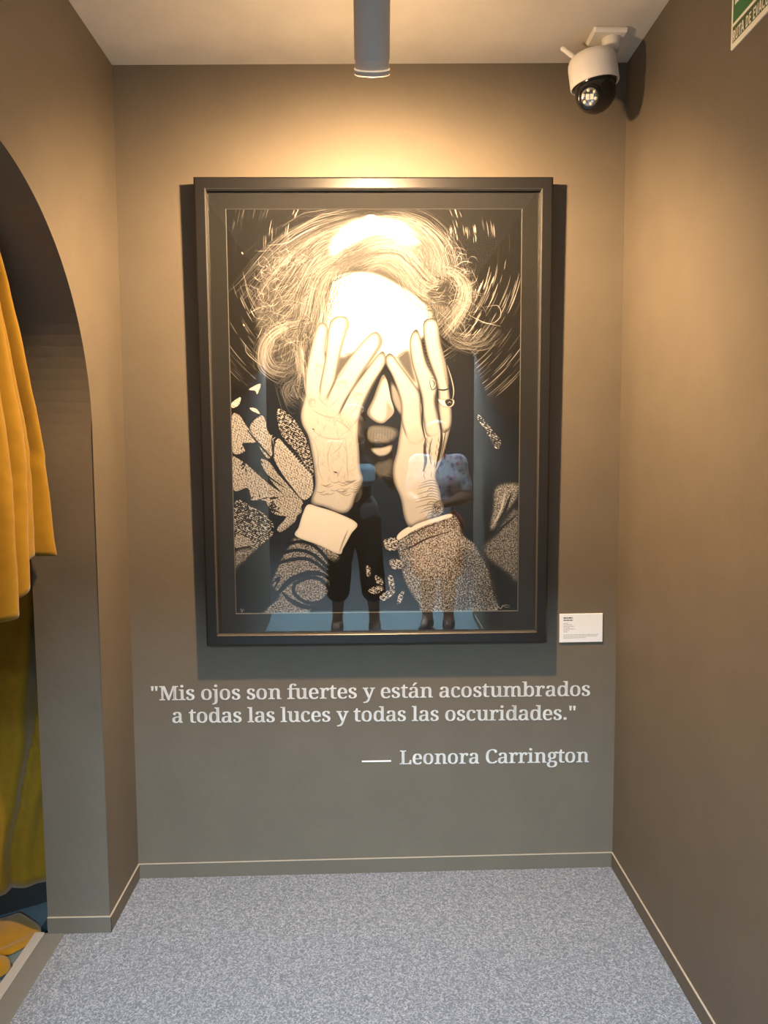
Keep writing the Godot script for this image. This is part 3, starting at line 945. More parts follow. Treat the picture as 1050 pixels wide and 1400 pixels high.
func build_visitors() -> void:
	M.eye = plain(lin(0.10, 0.08, 0.06), 0.2)
	var skin := plain(lin(0.42, 0.24, 0.16), 0.5)
	var hair := plain(lin(0.02, 0.015, 0.012), 0.5)
	var black := plain(lin(0.012, 0.012, 0.014), 0.8)
	var at1 := Vector3(0.72, fl(0.72), 3.27)
	var ph := Vector3(0.835, 1.512, 2.72)     # the phone, just behind the lens
	var lp := ph - at1
	var J1 := {"hip": 0.90, "waist": 1.06, "chest": 1.28, "shoulder": 1.43, "sw": 0.165, "head": 1.63, "knee": 0.49, "stance": 0.145,
		"arm": [[Vector3(-0.19, 1.19, -0.22), Vector3(lp.x - 0.125, lp.y - 0.060, lp.z + 0.085), Vector3(0.28, 0.55, -0.78).normalized(), Vector3(0.88, -0.2, 0.2).normalized(), 1.0, 0.42],
			[Vector3(0.29, 1.19, -0.20), Vector3(lp.x + 0.128, lp.y - 0.060, lp.z + 0.085), Vector3(-0.28, 0.55, -0.78).normalized(), Vector3(-0.88, -0.2, 0.2).normalized(), -1.0, 0.42]]}
	var p1 := make_person("person", at1, 0.0, "person in black T-shirt and long black shorts raising a phone", J1,
		{"skin": skin, "shirt": black, "shirt_label": "black T-shirt", "bottom": black, "bottom_label": "long black shorts", "shoe": M.black_matte, "hair": hair, "leg": 1.35, "legr": 0.088, "sleeve": 0.75, "skirt": false, "long": false})
	# grey hem of an undershirt, and a pale blue pouch worn on the chest
	var st := soft()
	flesh(st, [[Vector3(-0.055, 0.985, 0), Vector3(0.055, 0.985, 0), 0.122, 0.122], [Vector3(-0.055, 0.925, 0), Vector3(0.055, 0.925, 0), 0.126, 0.126]], 0.012, 0.02)
	done(st, "undershirt_hem", plain(lin(0.10, 0.11, 0.12), 0.8), p1)
	st = soft()
	flesh(st, [[Vector3(0.06, 1.21, -0.135), Vector3(0.06, 1.28, -0.13), 0.05, 0.05], [Vector3(0.11, 1.21, -0.12), Vector3(0.11, 1.28, -0.115), 0.05, 0.05]], 0.009, 0.02)
	tag(done(st, "chest_pouch", plain(lin(0.28, 0.46, 0.58), 0.6), p1), "pale blue pouch")
	var pb := base("mobile_phone", ph)
	tag(pb, "slim dark phone held up by the person in black", "phone")
	st = begin()
	cbx(st, Vector3(-0.036, -0.075, 0.0), Vector3(0.036, 0.075, 0.008), 0.003)
	done(st, "case", M.black_satin, pb)
	st = begin()
	bx(st, Vector3(-0.033, -0.071, 0.008), Vector3(0.033, 0.071, 0.0083))
	done(st, "screen", M.cctv_black, pb)
	done(lathe([Vector2(0.007, 0.0), Vector2(0.007, 0.0015), Vector2(0.0, 0.0015)], 16, Transform3D(Basis(Vector3.RIGHT, -PI / 2), Vector3(-0.018, 0.055, 0.0))), "lens", M.cctv_black, pb)
	# visitor in a floral blouse and red skirt, by the right wall
	var J2 := {"hip": 0.84, "waist": 0.99, "chest": 1.18, "shoulder": 1.315, "sw": 0.155, "head": 1.50, "knee": 0.45, "stance": 0.085,
		"arm": [[Vector3(-0.215, 1.06, 0.02), Vector3(-0.10, 1.03, -0.23), Vector3(0.75, 0.25, -0.6).normalized(), Vector3(0.5, 0.2, 0.85).normalized(), 1.0, 0.35],
			[Vector3(0.225, 1.06, 0.02), Vector3(0.08, 1.02, -0.22), Vector3(-0.8, 0.15, -0.55).normalized(), Vector3(-0.5, 0.2, 0.85).normalized(), -1.0, 0.35]]}
	make_person("person", Vector3(1.36, fl(1.4), 3.32), 0.25, "person in floral blouse and red skirt by the right wall", J2,
		{"skin": plain(lin(0.36, 0.20, 0.13), 0.5), "shirt": floral_mat(), "shirt_label": "floral blouse", "bottom": plain(lin(0.42, 0.05, 0.03), 0.8), "bottom_label": "red skirt", "shoe": M.black_matte, "hair": hair, "leg": 0.75, "legr": 0.13, "sleeve": 0.72, "skirt": true, "long": true})

# ------------------------------------------------------------------ scene
const LAMP := Vector3(0.846, 2.409, 0.68)        # mouth of the spot lamp
const LAMP_AXIS := Vector3(0.0, -0.842, -0.539)  # where it points

func _ready() -> void:
	rng.seed = 20
	var cam := Camera3D.new()
	cam.name = "camera"
	add_child(cam)
	cam.position = Vector3(0.8305, 1.5112, 2.6153)
	cam.rotation = Vector3(-0.0857, -0.0193, -0.0066)
	cam.fov = rad_to_deg(2.0 * atan(700.0 / 1044.6))
	cam.near = 0.02
	cam.current = true

	var we := WorldEnvironment.new()
	we.name = "environment"
	var env := Environment.new()
	env.background_mode = Environment.BG_COLOR
	env.background_color = Color(0.02, 0.02, 0.02)
	env.tonemap_mode = Environment.TONE_MAPPER_LINEAR
	env.tonemap_exposure = 1.0
	env.sdfgi_enabled = true
	env.ssao_enabled = true
	env.ssil_enabled = true
	we.environment = env
	add_child(we)

	# the hall's cool ceiling panel, behind the visitor
	var area := AreaLight3D.new()
	area.name = "hall_panel_light"
	add_child(area)
	area.position = Vector3(0.85, 2.93, 5.2)
	area.rotation_degrees = Vector3(-90, 0, 0)
	area.area_size = Vector2(2.4, 1.8)
	area.light_color = Color(0.82, 0.93, 1.0)
	area.light_energy = 225.0
	area.shadow_enabled = true

	make_materials()
	build_shell()
	build_lamp(LAMP, LAMP_AXIS, "grey cylindrical spot lamp hanging from the ceiling above the framed portrait", 1.0, 5.4)
	build_frame()
	build_quote()
	build_placard()
	build_cctv()
	build_sign()
	build_drapes()
	build_visitors()

func spot(at: Vector3, dir: Vector3, angle: float, energy: float, col: Color, size := 0.02, called := "spot_light", soft_edge := 1.0) -> void:
	if energy <= 0.0: return
	var s := SpotLight3D.new()
	s.name = called
	add_child(s, true)
	s.position = at
	s.basis = Basis.looking_at(dir, Vector3.UP)
	s.spot_angle = angle
	s.spot_angle_attenuation = soft_edge
	s.spot_attenuation = 2.0
	s.spot_range = 12.0
	s.light_energy = energy
	s.light_color = col
	s.light_size = size
	s.shadow_enabled = true

func build_shell() -> void:
	# floor of the alcove (carpet)
	var st := begin()
	var t := -0.06
	hexa(st, [Vector3(-0.14, t, -0.05), Vector3(W + 0.05, t, -0.05), Vector3(W + 0.05, t, ZEND), Vector3(-0.14, t, ZEND),
		Vector3(-0.14, fl(0), -0.05), Vector3(W + 0.05, fl(W), -0.05), Vector3(W + 0.05, fl(W), ZEND), Vector3(-0.14, fl(0), ZEND)])
	struct(done(st, "floor", M.carpet))
	st = begin()
	bx(st, Vector3(-0.14, t, 3.05), Vector3(W + 0.05, 0.002, 4.0))
	struct(done(st, "floor_teal_strip", M.teal_floor))
	st = begin()
	bx(st, Vector3(-3.2, t, ZEND), Vector3(4.8, 0.0, 8.0))
	struct(done(st, "floor_hall", M.hall_dark))
	st = begin()
	bx(st, Vector3(-2.6, t, -1.0), Vector3(-0.235, fl(0) - 0.006, ZEND))
	struct(done(st, "floor_side_room", M.floor_blue))
	st = begin()
	cbx(st, Vector3(-0.206, t, 0.3), Vector3(-0.14, fl(0) + 0.001, 1.66), 0.002)
	struct(done(st, "trim_1", M.strip_dark))
	st = begin()
	cbx(st, Vector3(-0.238, t, 0.3), Vector3(-0.206, fl(0) + 0.003, 1.66), 0.002)
	struct(done(st, "trim_2", M.strip_light))
	# ceiling
	st = begin()
	hexa(st, [Vector3(-0.25, cl(0), -0.1), Vector3(W + 0.15, cl(W), -0.1), Vector3(W + 0.15, cl(W), ZEND), Vector3(-0.25, cl(0), ZEND),
		Vector3(-0.25, 2.9, -0.1), Vector3(W + 0.15, 2.9, -0.1), Vector3(W + 0.15, 2.9, ZEND), Vector3(-0.25, 2.9, ZEND)])
	struct(done(st, "ceiling", M.ceiling))
	st = begin()
	bx(st, Vector3(-3.2, 3.0, ZEND), Vector3(4.8, 3.1, 8.0))
	struct(done(st, "ceiling_hall", M.ceiling))
	st = begin()
	bx(st, Vector3(-2.6, 2.9, -1.0), Vector3(-0.19, 3.0, ZEND))
	struct(done(st, "ceiling_side_room", M.ceiling))
	# back wall
	st = begin()
	bx(st, Vector3(-0.2, t, -0.12), Vector3(W + 0.12, 2.9, 0.0))
	struct(done(st, "wall_back", M.wall))
	# right wall
	st = begin()
	hexa(st, [Vector3(W, t, -0.05), Vector3(W + 0.15, t, -0.05), Vector3(W + 0.15, t, ZEND), Vector3(W, t, ZEND),
		Vector3(W - 0.003, 2.9, -0.05), Vector3(W + 0.15, 2.9, -0.05), Vector3(W + 0.15, 2.9, ZEND), Vector3(W - 0.003, 2.9, ZEND)])
	struct(done(st, "wall_right", M.wall))
	build_wall_left()
	# header over the way out to the hall, hall walls, side room walls
	st = begin()
	bx(st, Vector3(-3.2, 2.2, ZEND), Vector3(4.8, 3.1, ZEND + 0.15))
	bx(st, Vector3(-3.2, t, ZEND), Vector3(0.0, 2.2, ZEND + 0.15))
	bx(st, Vector3(W, t, ZEND), Vector3(4.8, 2.2, ZEND + 0.15))
	struct(done(st, "wall_hall_front", M.wall))
	st = begin()
	bx(st, Vector3(-3.2, t, 8.0), Vector3(4.8, 3.1, 8.15))
	struct(done(st, "wall_hall_back", M.hall_dark))
	st = begin()
	bx(st, Vector3(-3.35, t, ZEND), Vector3(-3.2, 3.1, 8.15))
	struct(done(st, "wall_hall_left", M.hall_dark))
	st = begin()
	bx(st, Vector3(4.8, t, ZEND), Vector3(4.95, 3.1, 8.15))
	struct(done(st, "wall_hall_right", M.hall_dark))
	st = begin()
	bx(st, Vector3(-2.75, t, -1.1), Vector3(-2.6, 3.0, ZEND))
	struct(done(st, "wall_side_room_left", M.wall))
	st = begin()
	bx(st, Vector3(-2.75, t, -1.15), Vector3(-0.19, 3.0, -1.0))
	struct(done(st, "wall_side_room_back", M.wall))
	# skirtings: same paint, the top arris rubbed pale
	var h := 0.0522
	skirting("baseboard_back", Vector3(0, fl(0), 0), Vector3(W, fl(W), 0), Vector3(0, 0, 1), h)
	skirting("baseboard_right", Vector3(W, fl(W), 0), Vector3(W, fl(W), ZEND), Vector3(-1, 0, 0), h)
	skirting("baseboard_left", Vector3(0, fl(0), 0), Vector3(0, fl(0), 0.309), Vector3(1, 0, 0), h)
	skirting("baseboard_jamb", Vector3(0.005, fl(0), 0.303), Vector3(-0.194, fl(0), 0.303), Vector3(0, 0, 1), h)
	# cool downlight in the ceiling over the visitors
	var d := base("downlight", Vector3(1.05, cl(1.05), 2.5))
	tag(d, "round cool downlight in the alcove ceiling over the visitors", "ceiling light")
	done(lathe([Vector2(0.05, -0.002), Vector2(0.062, -0.008), Vector2(0.07, -0.004), Vector2(0.071, 0.0)], 36), "trim_ring", M.sign_white, d)
	done(lathe([Vector2(0.0, -0.003), Vector2(0.05, -0.003), Vector2(0.05, 0.0)], 36), "diffuser", M.glow_cool, d)
	spot(Vector3(1.05, cl(1.05) - 0.012, 2.5), Vector3(0.02, -1.0, 0.62), 32.0, 20.0, Color(0.86, 0.95, 1.0), 0.04, "visitor_downlight_beam")
	# hall panel fitting
	var p := base("ceiling_panel", Vector3(0.85, 2.95, 5.2))
	tag(p, "cool white ceiling panel lighting the hall behind the viewer", "ceiling light")
	st = begin()
	cbx(st, Vector3(-1.25, 0.0, -0.95), Vector3(1.25, 0.05, 0.95), 0.005)
	done(st, "housing", M.sign_white, p)
	st = begin()
	bx(st, Vector3(-1.2, -0.005, -0.9), Vector3(1.2, 0.0, 0.9))
	done(st, "diffuser", M.glow_cool, p)

func skirting(called: String, a: Vector3, b: Vector3, n: Vector3, h: float) -> void:
	var st := begin()
	var th := n * 0.005
	var up := Vector3(0, h, 0)
	hexa(st, [a, b, b + th, a + th, a + up, b + up, b + th + up * 0.97, a + th + up * 0.97])
	var o := done(st, called, M.wall)
	struct(o)
	st = begin()
	# the worn pale arris along its top
	var e := Vector3(0, 0.0018, 0)
	hexa(st, [a + up, b + up, b + up + th * 1.1, a + up + th * 1.1, a + up + e, b + up + e, b + up + e + th * 1.1, a + up + e + th * 1.1])
	done(st, "top_edge", M.base_edge, o)

func arch_y(z: float) -> float:
	var d := z - 0.974
	return 1.548 + sqrt(maxf(0.0, 0.676 * 0.676 - d * d))

func build_wall_left() -> void:
	# a wall 19 cm thick with a round-headed arch through it
	var st := begin()
	var x0 := -0.194
	var top := 2.9
	var lx := func(y: float) -> float: return 0.0072 * clampf(y / 2.75, 0.0, 1.0)
	var outline := []       # z, y of the opening, from the near floor round to the far floor
	var n := 64
	outline.append(Vector2(0.303, -0.06))
	for i in n + 1:
		var a := PI - PI * i / n
		outline.append(Vector2(0.974 + 0.676 * cos(a), 1.548 + 0.676 * sin(a)))
	outline.append(Vector2(1.650, -0.06))
	for side in [0, 1]:
		var f := func(z: float, y: float) -> Vector3: return Vector3(lx.call(y) if side == 0 else x0, y, z)
		quad(st, f.call(-0.05, -0.06), f.call(-0.05, top), f.call(0.298, top), f.call(0.303, -0.06))
		quad(st, f.call(1.65, -0.06), f.call(1.65, top), f.call(ZEND, top), f.call(ZEND, -0.06))
		for i in range(1, n + 1):
			var p: Vector2 = outline[i]
			var q: Vector2 = outline[i + 1]
			quad(st, f.call(p.x, p.y), f.call(p.x, top), f.call(q.x, top), f.call(q.x, q.y))
	for i in outline.size() - 1:
		var p: Vector2 = outline[i]
		var q: Vector2 = outline[i + 1]
		quad(st, Vector3(lx.call(p.y), p.y, p.x), Vector3(lx.call(q.y), q.y, q.x), Vector3(x0, q.y, q.x), Vector3(x0, p.y, p.x))
	struct(done(st, "wall_left", M.wall))

func build_lamp(at: Vector3, axis: Vector3, label: String, beam: float, spill: float) -> void:
	var up := -axis.normalized()
	var b := Basis(Vector3.RIGHT, up, Vector3.RIGHT.cross(up))
	var g := base("spot_lamp", at)
	tag(g, label, "lamp")
	var xf := Transform3D(b, Vector3.ZERO)
	var r := 0.0425
	done(lathe([Vector2(r - 0.004, 0.012), Vector2(r - 0.0015, 0.010), Vector2(r - 0.0015, 0.030), Vector2(r - 0.0004, 0.031), Vector2(r, 0.034), Vector2(r, 0.160), Vector2(r - 0.002, 0.1635), Vector2(0.0, 0.165)], 48, xf), "body", M.lamp_grey, g)
	done(lathe([Vector2(r - 0.004, 0.0), Vector2(r - 0.001, 0.0), Vector2(r, 0.002), Vector2(r, 0.010), Vector2(r - 0.001, 0.0115), Vector2(r - 0.004, 0.0118)], 48, xf), "mouth_ring", M.lamp_grey, g)
	done(lathe([Vector2(r - 0.003, 0.0105), Vector2(r + 0.0004, 0.0105), Vector2(r + 0.0004, 0.0132), Vector2(r - 0.003, 0.0132)], 48, xf), "light_slit", M.ring_glow, g)
	done(lathe([Vector2(r - 0.004, -0.0002), Vector2(r - 0.001, -0.0008), Vector2(r + 0.0002, 0.0008)], 48, xf), "rim", M.ring_glow, g)
	done(lathe([Vector2(r - 0.004, 0.0), Vector2(r - 0.012, 0.03), Vector2(0.018, 0.042)], 40, xf), "reflector", M.lamp_ring, g)
	done(lathe([Vector2(0.0, 0.040), Vector2(0.018, 0.040), Vector2(0.018, 0.043), Vector2(0.0, 0.043)], 32, xf), "bulb", M.glow_warm, g)
	# swivel and ceiling stem, just above the frame of the photograph
	var st := begin()
	st.set_smooth_group(0)
	var p0: Vector3 = up * 0.160
	var top := Vector3(p0.x, cl(0.85) - at.y - 0.002, p0.z - 0.045 * signf(axis.z))
	tube(st, [p0, p0 + up * 0.03, Vector3(top.x, top.y - 0.05, top.z), top], [0.012, 0.012, 0.010, 0.010], 16)
	done(st, "swivel_stem", M.lamp_grey, g)
	st = begin()
	tube(st, [Vector3(-0.026, 0, 0) + up * 0.172, Vector3(0.026, 0, 0) + up * 0.172], [0.012, 0.012], 16)
	done(st, "joint", M.black_matte, g)
	done(lathe([Vector2(0.0, -0.022), Vector2(0.045, -0.022), Vector2(0.05, -0.018), Vector2(0.05, 0.0)], 40, Transform3D(Basis.IDENTITY, top)), "ceiling_rose", M.lamp_grey, g)
	var warm := Color(1.0, 0.82, 0.61)
	spot(at + axis * 0.004, axis, 50.0, beam, warm, 0.022, "spot_lamp_beam")
	spot(at + axis * 0.004, axis, 89.5, spill, warm, 0.03, "spot_lamp_spill", 0.62)
	# stray light that leaves the open mouth to all sides
	var o := OmniLight3D.new()
	o.name = "spot_lamp_stray"
	add_child(o, true)
	o.position = at + axis * 0.012
	o.light_energy = 0.55
	o.light_color = warm
	o.light_size = 0.02
	o.omni_range = 12.0
	o.omni_attenuation = 2.0
	o.shadow_enabled = true

# one mitred rail of the picture frame: outer corners a -> b, inward direction, profile of (inward, depth)
func rail(a: Vector3, b: Vector3, inward: Vector3, prof: Array, parent: Node) -> void:
	var st := begin()
	var along := (b - a).normalized()
	for i in prof.size():
		var p: Vector2 = prof[i]
		var q: Vector2 = prof[(i + 1) % prof.size()]
		var pa := a + inward * p.x + along * p.x + Vector3(0, 0, p.y)
		var pb := b + inward * p.x - along * p.x + Vector3(0, 0, p.y)
		var qa := a + inward * q.x + along * q.x + Vector3(0, 0, q.y)
		var qb := b + inward * q.x - along * q.x + Vector3(0, 0, q.y)
		quad(st, pa, qa, qb, pb)
	done(st, "rail", M.black_satin, parent)

func build_frame() -> void:
	var w := 1.162
	var h := 1.54
	var g := base("picture_frame", Vector3(0.274 + w / 2, 0.838, 0.004))
	g.rotation.x = 0.0101
	tag(g, "large black framed black-and-white portrait of a person hiding the face in both hands", "picture")
	var c := [Vector3(-w / 2, 0, 0), Vector3(w / 2, 0, 0), Vector3(w / 2, h, 0), Vector3(-w / 2, h, 0)]
	var inw := [Vector3.UP, Vector3.LEFT, Vector3.DOWN, Vector3.RIGHT]
	var prof := [Vector2(0, 0), Vector2(0, 0.046), Vector2(0.006, 0.052), Vector2(0.0345, 0.052), Vector2(0.036, 0.0505), Vector2(0.036, 0.0)]
	for i in 4: rail(c[i], c[(i + 1) % 4], inw[i], prof, g)
	# thin polished lip inside the rail
	var st := begin()
	var i0 := 0.036
	for k in 4:
		var a: Vector3 = c[k]
		var b: Vector3 = c[(k + 1) % 4]
		var al := (b - a).normalized()
		var n: Vector3 = inw[k]
		var e := [Vector2(i0, 0.0505), Vector2(i0 + 0.0010, 0.0495), Vector2(i0 + 0.0013, 0.026), Vector2(i0, 0.026)]
		for j in 4:
			var p: Vector2 = e[j]
			var q: Vector2 = e[(j + 1) % 4]
			quad(st, a + n * p.x + al * p.x + Vector3(0, 0, p.y), a + n * q.x + al * q.x + Vector3(0, 0, q.y), b + n * q.x - al * q.x + Vector3(0, 0, q.y), b + n * p.x - al * p.x + Vector3(0, 0, p.y))
	done(st, "inner_lip", M.lip, g)
	st = begin()
	bx(st, Vector3(-w / 2 + 0.02, 0.02, 0.002), Vector3(w / 2 - 0.02, h - 0.02, 0.008))
	done(st, "backing", M.black_matte, g)
	# mat board with a bevelled window
	var wx0 := 0.369 - 0.855
	var wx1 := 1.342 - 0.855
	var wy0 := 0.103
	var wy1 := 1.450
	var zf := 0.018
	var zb := 0.0145
	var o := [Vector3(-w / 2 + 0.03, 0.03, zf), Vector3(w / 2 - 0.03, 0.03, zf), Vector3(w / 2 - 0.03, h - 0.03, zf), Vector3(-w / 2 + 0.03, h - 0.03, zf)]
	var wi := [Vector3(wx0, wy0, zf), Vector3(wx1, wy0, zf), Vector3(wx1, wy1, zf), Vector3(wx0, wy1, zf)]
	var wb := [Vector3(wx0 + 0.0022, wy0 + 0.0022, zb), Vector3(wx1 - 0.0022, wy0 + 0.0022, zb), Vector3(wx1 - 0.0022, wy1 - 0.0022, zb), Vector3(wx0 + 0.0022, wy1 - 0.0022, zb)]
	st = begin()
	for k in 4: quad(st, o[k], wi[k], wi[(k + 1) % 4], o[(k + 1) % 4])
	var mb := done(st, "mat_board", M.mat_board, g)
	st = begin()
	for k in 4: quad(st, wi[k], wb[k], wb[(k + 1) % 4], wi[(k + 1) % 4])
	done(st, "window_bevel", M.bevel, mb)
	# the print
	var qm := QuadMesh.new()
	qm.size = Vector2(wx1 - wx0, wy1 - wy0)
	var pm := plain(Color.WHITE, 0.6, 0.0, 0.2)
	pm.albedo_texture = print_texture()
	var pr := inst(qm, "print", pm, g)
	pr.position = Vector3((wx0 + wx1) / 2, (wy0 + wy1) / 2, 0.0142)
	tag(pr, "black-and-white photographic print, face hidden behind both hands")
	st = begin()
	bx(st, Vector3(-w / 2 + 0.034, 0.034, 0.0235), Vector3(w / 2 - 0.034, h - 0.034, 0.0255))
	tag(done(st, "glass", M.glass, g), "clear glazing over the print")

func serif(bold := false) -> Font:
	var f := SystemFont.new()
	f.font_names = PackedStringArray(["Droid Serif"])
	f.font_weight = 700 if bold else 400
	return f

func lettering(text: String, x0: float, x1: float, y0: float, y1: float, size: float, parent: Node, called: String, font: Font) -> void:
	# one line of letters set between x0 and x1 on a base line that runs from y0 to y1
	var t := TextMesh.new()
	t.text = text
	t.font = font
	t.font_size = 96
	t.pixel_size = 0.001
	t.depth = 0.02
	t.curve_step = 2.0
	t.horizontal_alignment = HORIZONTAL_ALIGNMENT_LEFT
	t.vertical_alignment = VERTICAL_ALIGNMENT_BOTTOM
	var box := t.get_aabb()
	var sx := (x1 - x0) / box.size.x
	# height of the font's descender is taken out by measuring one flat letter
	var u := TextMesh.new()
	u.text = "n"
	u.font = font
	u.font_size = 96
	u.pixel_size = 0.001
	u.vertical_alignment = VERTICAL_ALIGNMENT_BOTTOM
	var nb := u.get_aabb()
	var sy := size / nb.size.y
	# the sheet is cut a touch bolder in its upright strokes: the outline is laid three times, half a millimetre apart
	var st := SurfaceTool.new()
	for k in [-1.0, 0.0, 1.0]:
		st.append_from(t, 0, Transform3D(Basis.from_scale(Vector3(sx, sy, 0.04)), Vector3(-box.position.x * sx + k * 0.0011, -nb.position.y * sy, 0.0)))
	var o := inst(st.commit(), called, M.vinyl, parent)
	o.rotation.z = atan2(y1 - y0, x1 - x0)
	o.position = Vector3(x0, y0, 0.0011)

func build_quote() -> void:
	var g := base("wall_lettering", Vector3(0, 0, 0))
	tag(g, "white serif quotation in vinyl letters on the wall below the frame", "lettering")
	var f := serif(false)
	lettering("\"Mis ojos son fuertes y están acostumbrados", 0.066, 1.602, 0.634, 0.630, 0.0385, g, "text_line", f)
	lettering("a todas las luces y todas las oscuridades.\"", 0.137, 1.552, 0.5526, 0.5440, 0.0385, g, "text_line", f)
	lettering("Leonora Carrington", 0.932, 1.602, 0.3905, 0.3885, 0.0385, g, "text_line", f)
	var st := begin()
	bx(st, Vector3(0.797, 0.4005, 0.0), Vector3(0.900, 0.4055, 0.001))
	done(st, "dash", M.vinyl, g)

func build_placard() -> void:
	var g := base("wall_label", Vector3(1.567, 0.8745, 0.0))
	g.rotation.z = 0.008
	tag(g, "small white caption card with fine print at the frame's lower right corner", "label")
	var st := begin()
	cbx(st, Vector3(-0.0755, -0.0505, 0.0), Vector3(0.0755, 0.0505, 0.005), 0.0008)
	done(st, "card", M.card, g)
	# print too fine to read: broken dark strokes
	var rows := [[0.0365, -0.062, -0.030, 0.0042, 1], [0.0283, -0.062, -0.029, 0.0036, 1], [0.0175, -0.062, -0.047, 0.0018, 0], [0.0125, -0.062, -0.034, 0.0018, 0],
		[0.0070, -0.062, -0.023, 0.0018, 0], [0.0020, -0.062, -0.040, 0.0018, 0], [-0.0030, -0.062, -0.022, 0.0018, 0], [-0.0085, -0.062, -0.042, 0.0018, 0], [-0.0130, -0.062, -0.049, 0.0018, 0],
		[-0.0235, -0.062, 0.060, 0.0019, 0], [-0.0290, -0.062, 0.056, 0.0019, 0], [-0.0345, -0.062, 0.016, 0.0019, 0]]
	for r in rows:
		st = begin()
		var x: float = r[1]
		while x < r[2]:
			var l := rng.randf_range(0.004, 0.011)
			var e := minf(x + l, r[2])
			bx(st, Vector3(x, r[0] - r[3] / 2, 0.005), Vector3(e, r[0] + r[3] / 2, 0.00515))
			x += l + 0.0014
		done(st, "print_line", M.ink if r[4] == 1 else M.ink_soft, g)

func build_cctv() -> void:
	var g := base("security_camera", Vector3(1.56, cl(1.56), 0.18))
	tag(g, "white dome security camera with black ball and antenna in ceiling corner", "security camera")
	var st := begin()
	cbx(st, Vector3(-0.045, -0.018, -0.045), Vector3(0.062, 0.0, 0.045), 0.006)
	done(st, "mounting_plate", M.cctv_white, g)
	# arm from the plate to the hood
	st = begin()
	st.set_smooth_group(0)
	tube(st, [Vector3(0.022, -0.012, 0.0), Vector3(0.020, -0.045, 0.0), Vector3(0.0, -0.075, 0.002)], [0.030, 0.026, 0.030], 20)
	done(st, "arm", M.cctv_white, g)
	# hood: a round-topped cup leaning a little to the right at its head
	var ax := Vector3(-0.15, 0.97, 0.02).normalized()
	var bx_ := ax.cross(Vector3.BACK).normalized()
	var b := Basis(bx_, ax, bx_.cross(ax))
	var c := Vector3(-0.034, -0.125, 0.01)
	var xf := Transform3D(b, c)
	var R := 0.073
	var prof := [Vector2(0.0, 0.066), Vector2(0.02, 0.0655), Vector2(0.04, 0.063), Vector2(0.056, 0.057), Vector2(0.066, 0.049), Vector2(0.0715, 0.038), Vector2(R, 0.024), Vector2(R, -0.030), Vector2(R - 0.001, -0.033), Vector2(R - 0.004, -0.033), Vector2(R - 0.006, -0.02), Vector2(0.0, -0.018)]
	done(lathe(prof, 48, xf), "hood", M.cctv_white, g)
	# ball
	var sm := []
	for i in 25:
		var a := PI * i / 24
		sm.append(Vector2(0.060 * sin(a), 0.060 * cos(a) - 0.006))
	var ball := done(lathe([Vector2(0.0, -0.012), Vector2(0.066, -0.012), Vector2(0.066, -0.030), Vector2(0.060, -0.045)] , 40, xf), "collar", M.cctv_black, g)
	ball = done(lathe(sm, 44, Transform3D(b, c + Vector3(0.004, -0.050, 0.006))), "ball", M.cctv_black, g)
	# the lens face looks towards the viewer and to the left
	var look := Vector3(-0.22, -0.30, 0.93).normalized()
	var lu := Vector3.UP.cross(look).normalized()
	var lb := Basis(lu, look, lu.cross(look))
	var lc := c + Vector3(-0.016, -0.076, 0.010)
	var lx := Transform3D(lb, lc)
	done(lathe([Vector2(0.036, 0.015), Vector2(0.036, 0.046), Vector2(0.032, 0.050), Vector2(0.027, 0.0505), Vector2(0.0, 0.0505)], 40, lx), "lens_barrel", M.cctv_black, ball)
	done(lathe([Vector2(0.0255, 0.0500), Vector2(0.0245, 0.0525), Vector2(0.018, 0.0535), Vector2(0.0, 0.054)], 36, lx), "lens_face", M.cctv_lens, ball)
	for k in 6:
		var a := TAU * k / 6 + 0.3
		var q := lx * Vector3(cos(a) * 0.0185, 0.053, sin(a) * 0.0185)
		done(lathe([Vector2(0.005, 0.0), Vector2(0.004, 0.0022), Vector2(0.0, 0.003)], 14, Transform3D(lb, q)), "infrared_lamp", M.led_chip, ball)
	st = begin()
	for s in [-1.0, 1.0]:
		var o := Vector3(s * 0.0062, 0, 0)
		var pts := []
		for y in [0.0535, 0.0565]:
			for v in [Vector2(-0.0052, -0.0075), Vector2(0.0052, -0.0075), Vector2(0.0052, 0.0075), Vector2(-0.0052, 0.0075)]:
				pts.append(lx * (o + Vector3(v.x, y, v.y)))
		hexa(st, pts)
	done(st, "led_lamp", M.led_chip, ball)
	# aerial
	st = begin()
	st.set_smooth_group(0)
	tube(st, [c + Vector3(-0.045, 0.040, 0.0), c + Vector3(-0.072, 0.058, 0.0), c + Vector3(-0.098, 0.076, 0.0), c + Vector3(-0.101, 0.078, 0.0)], [0.0075, 0.0075, 0.0068, 0.003], 14)
	done(st, "antenna", M.cctv_white, g)

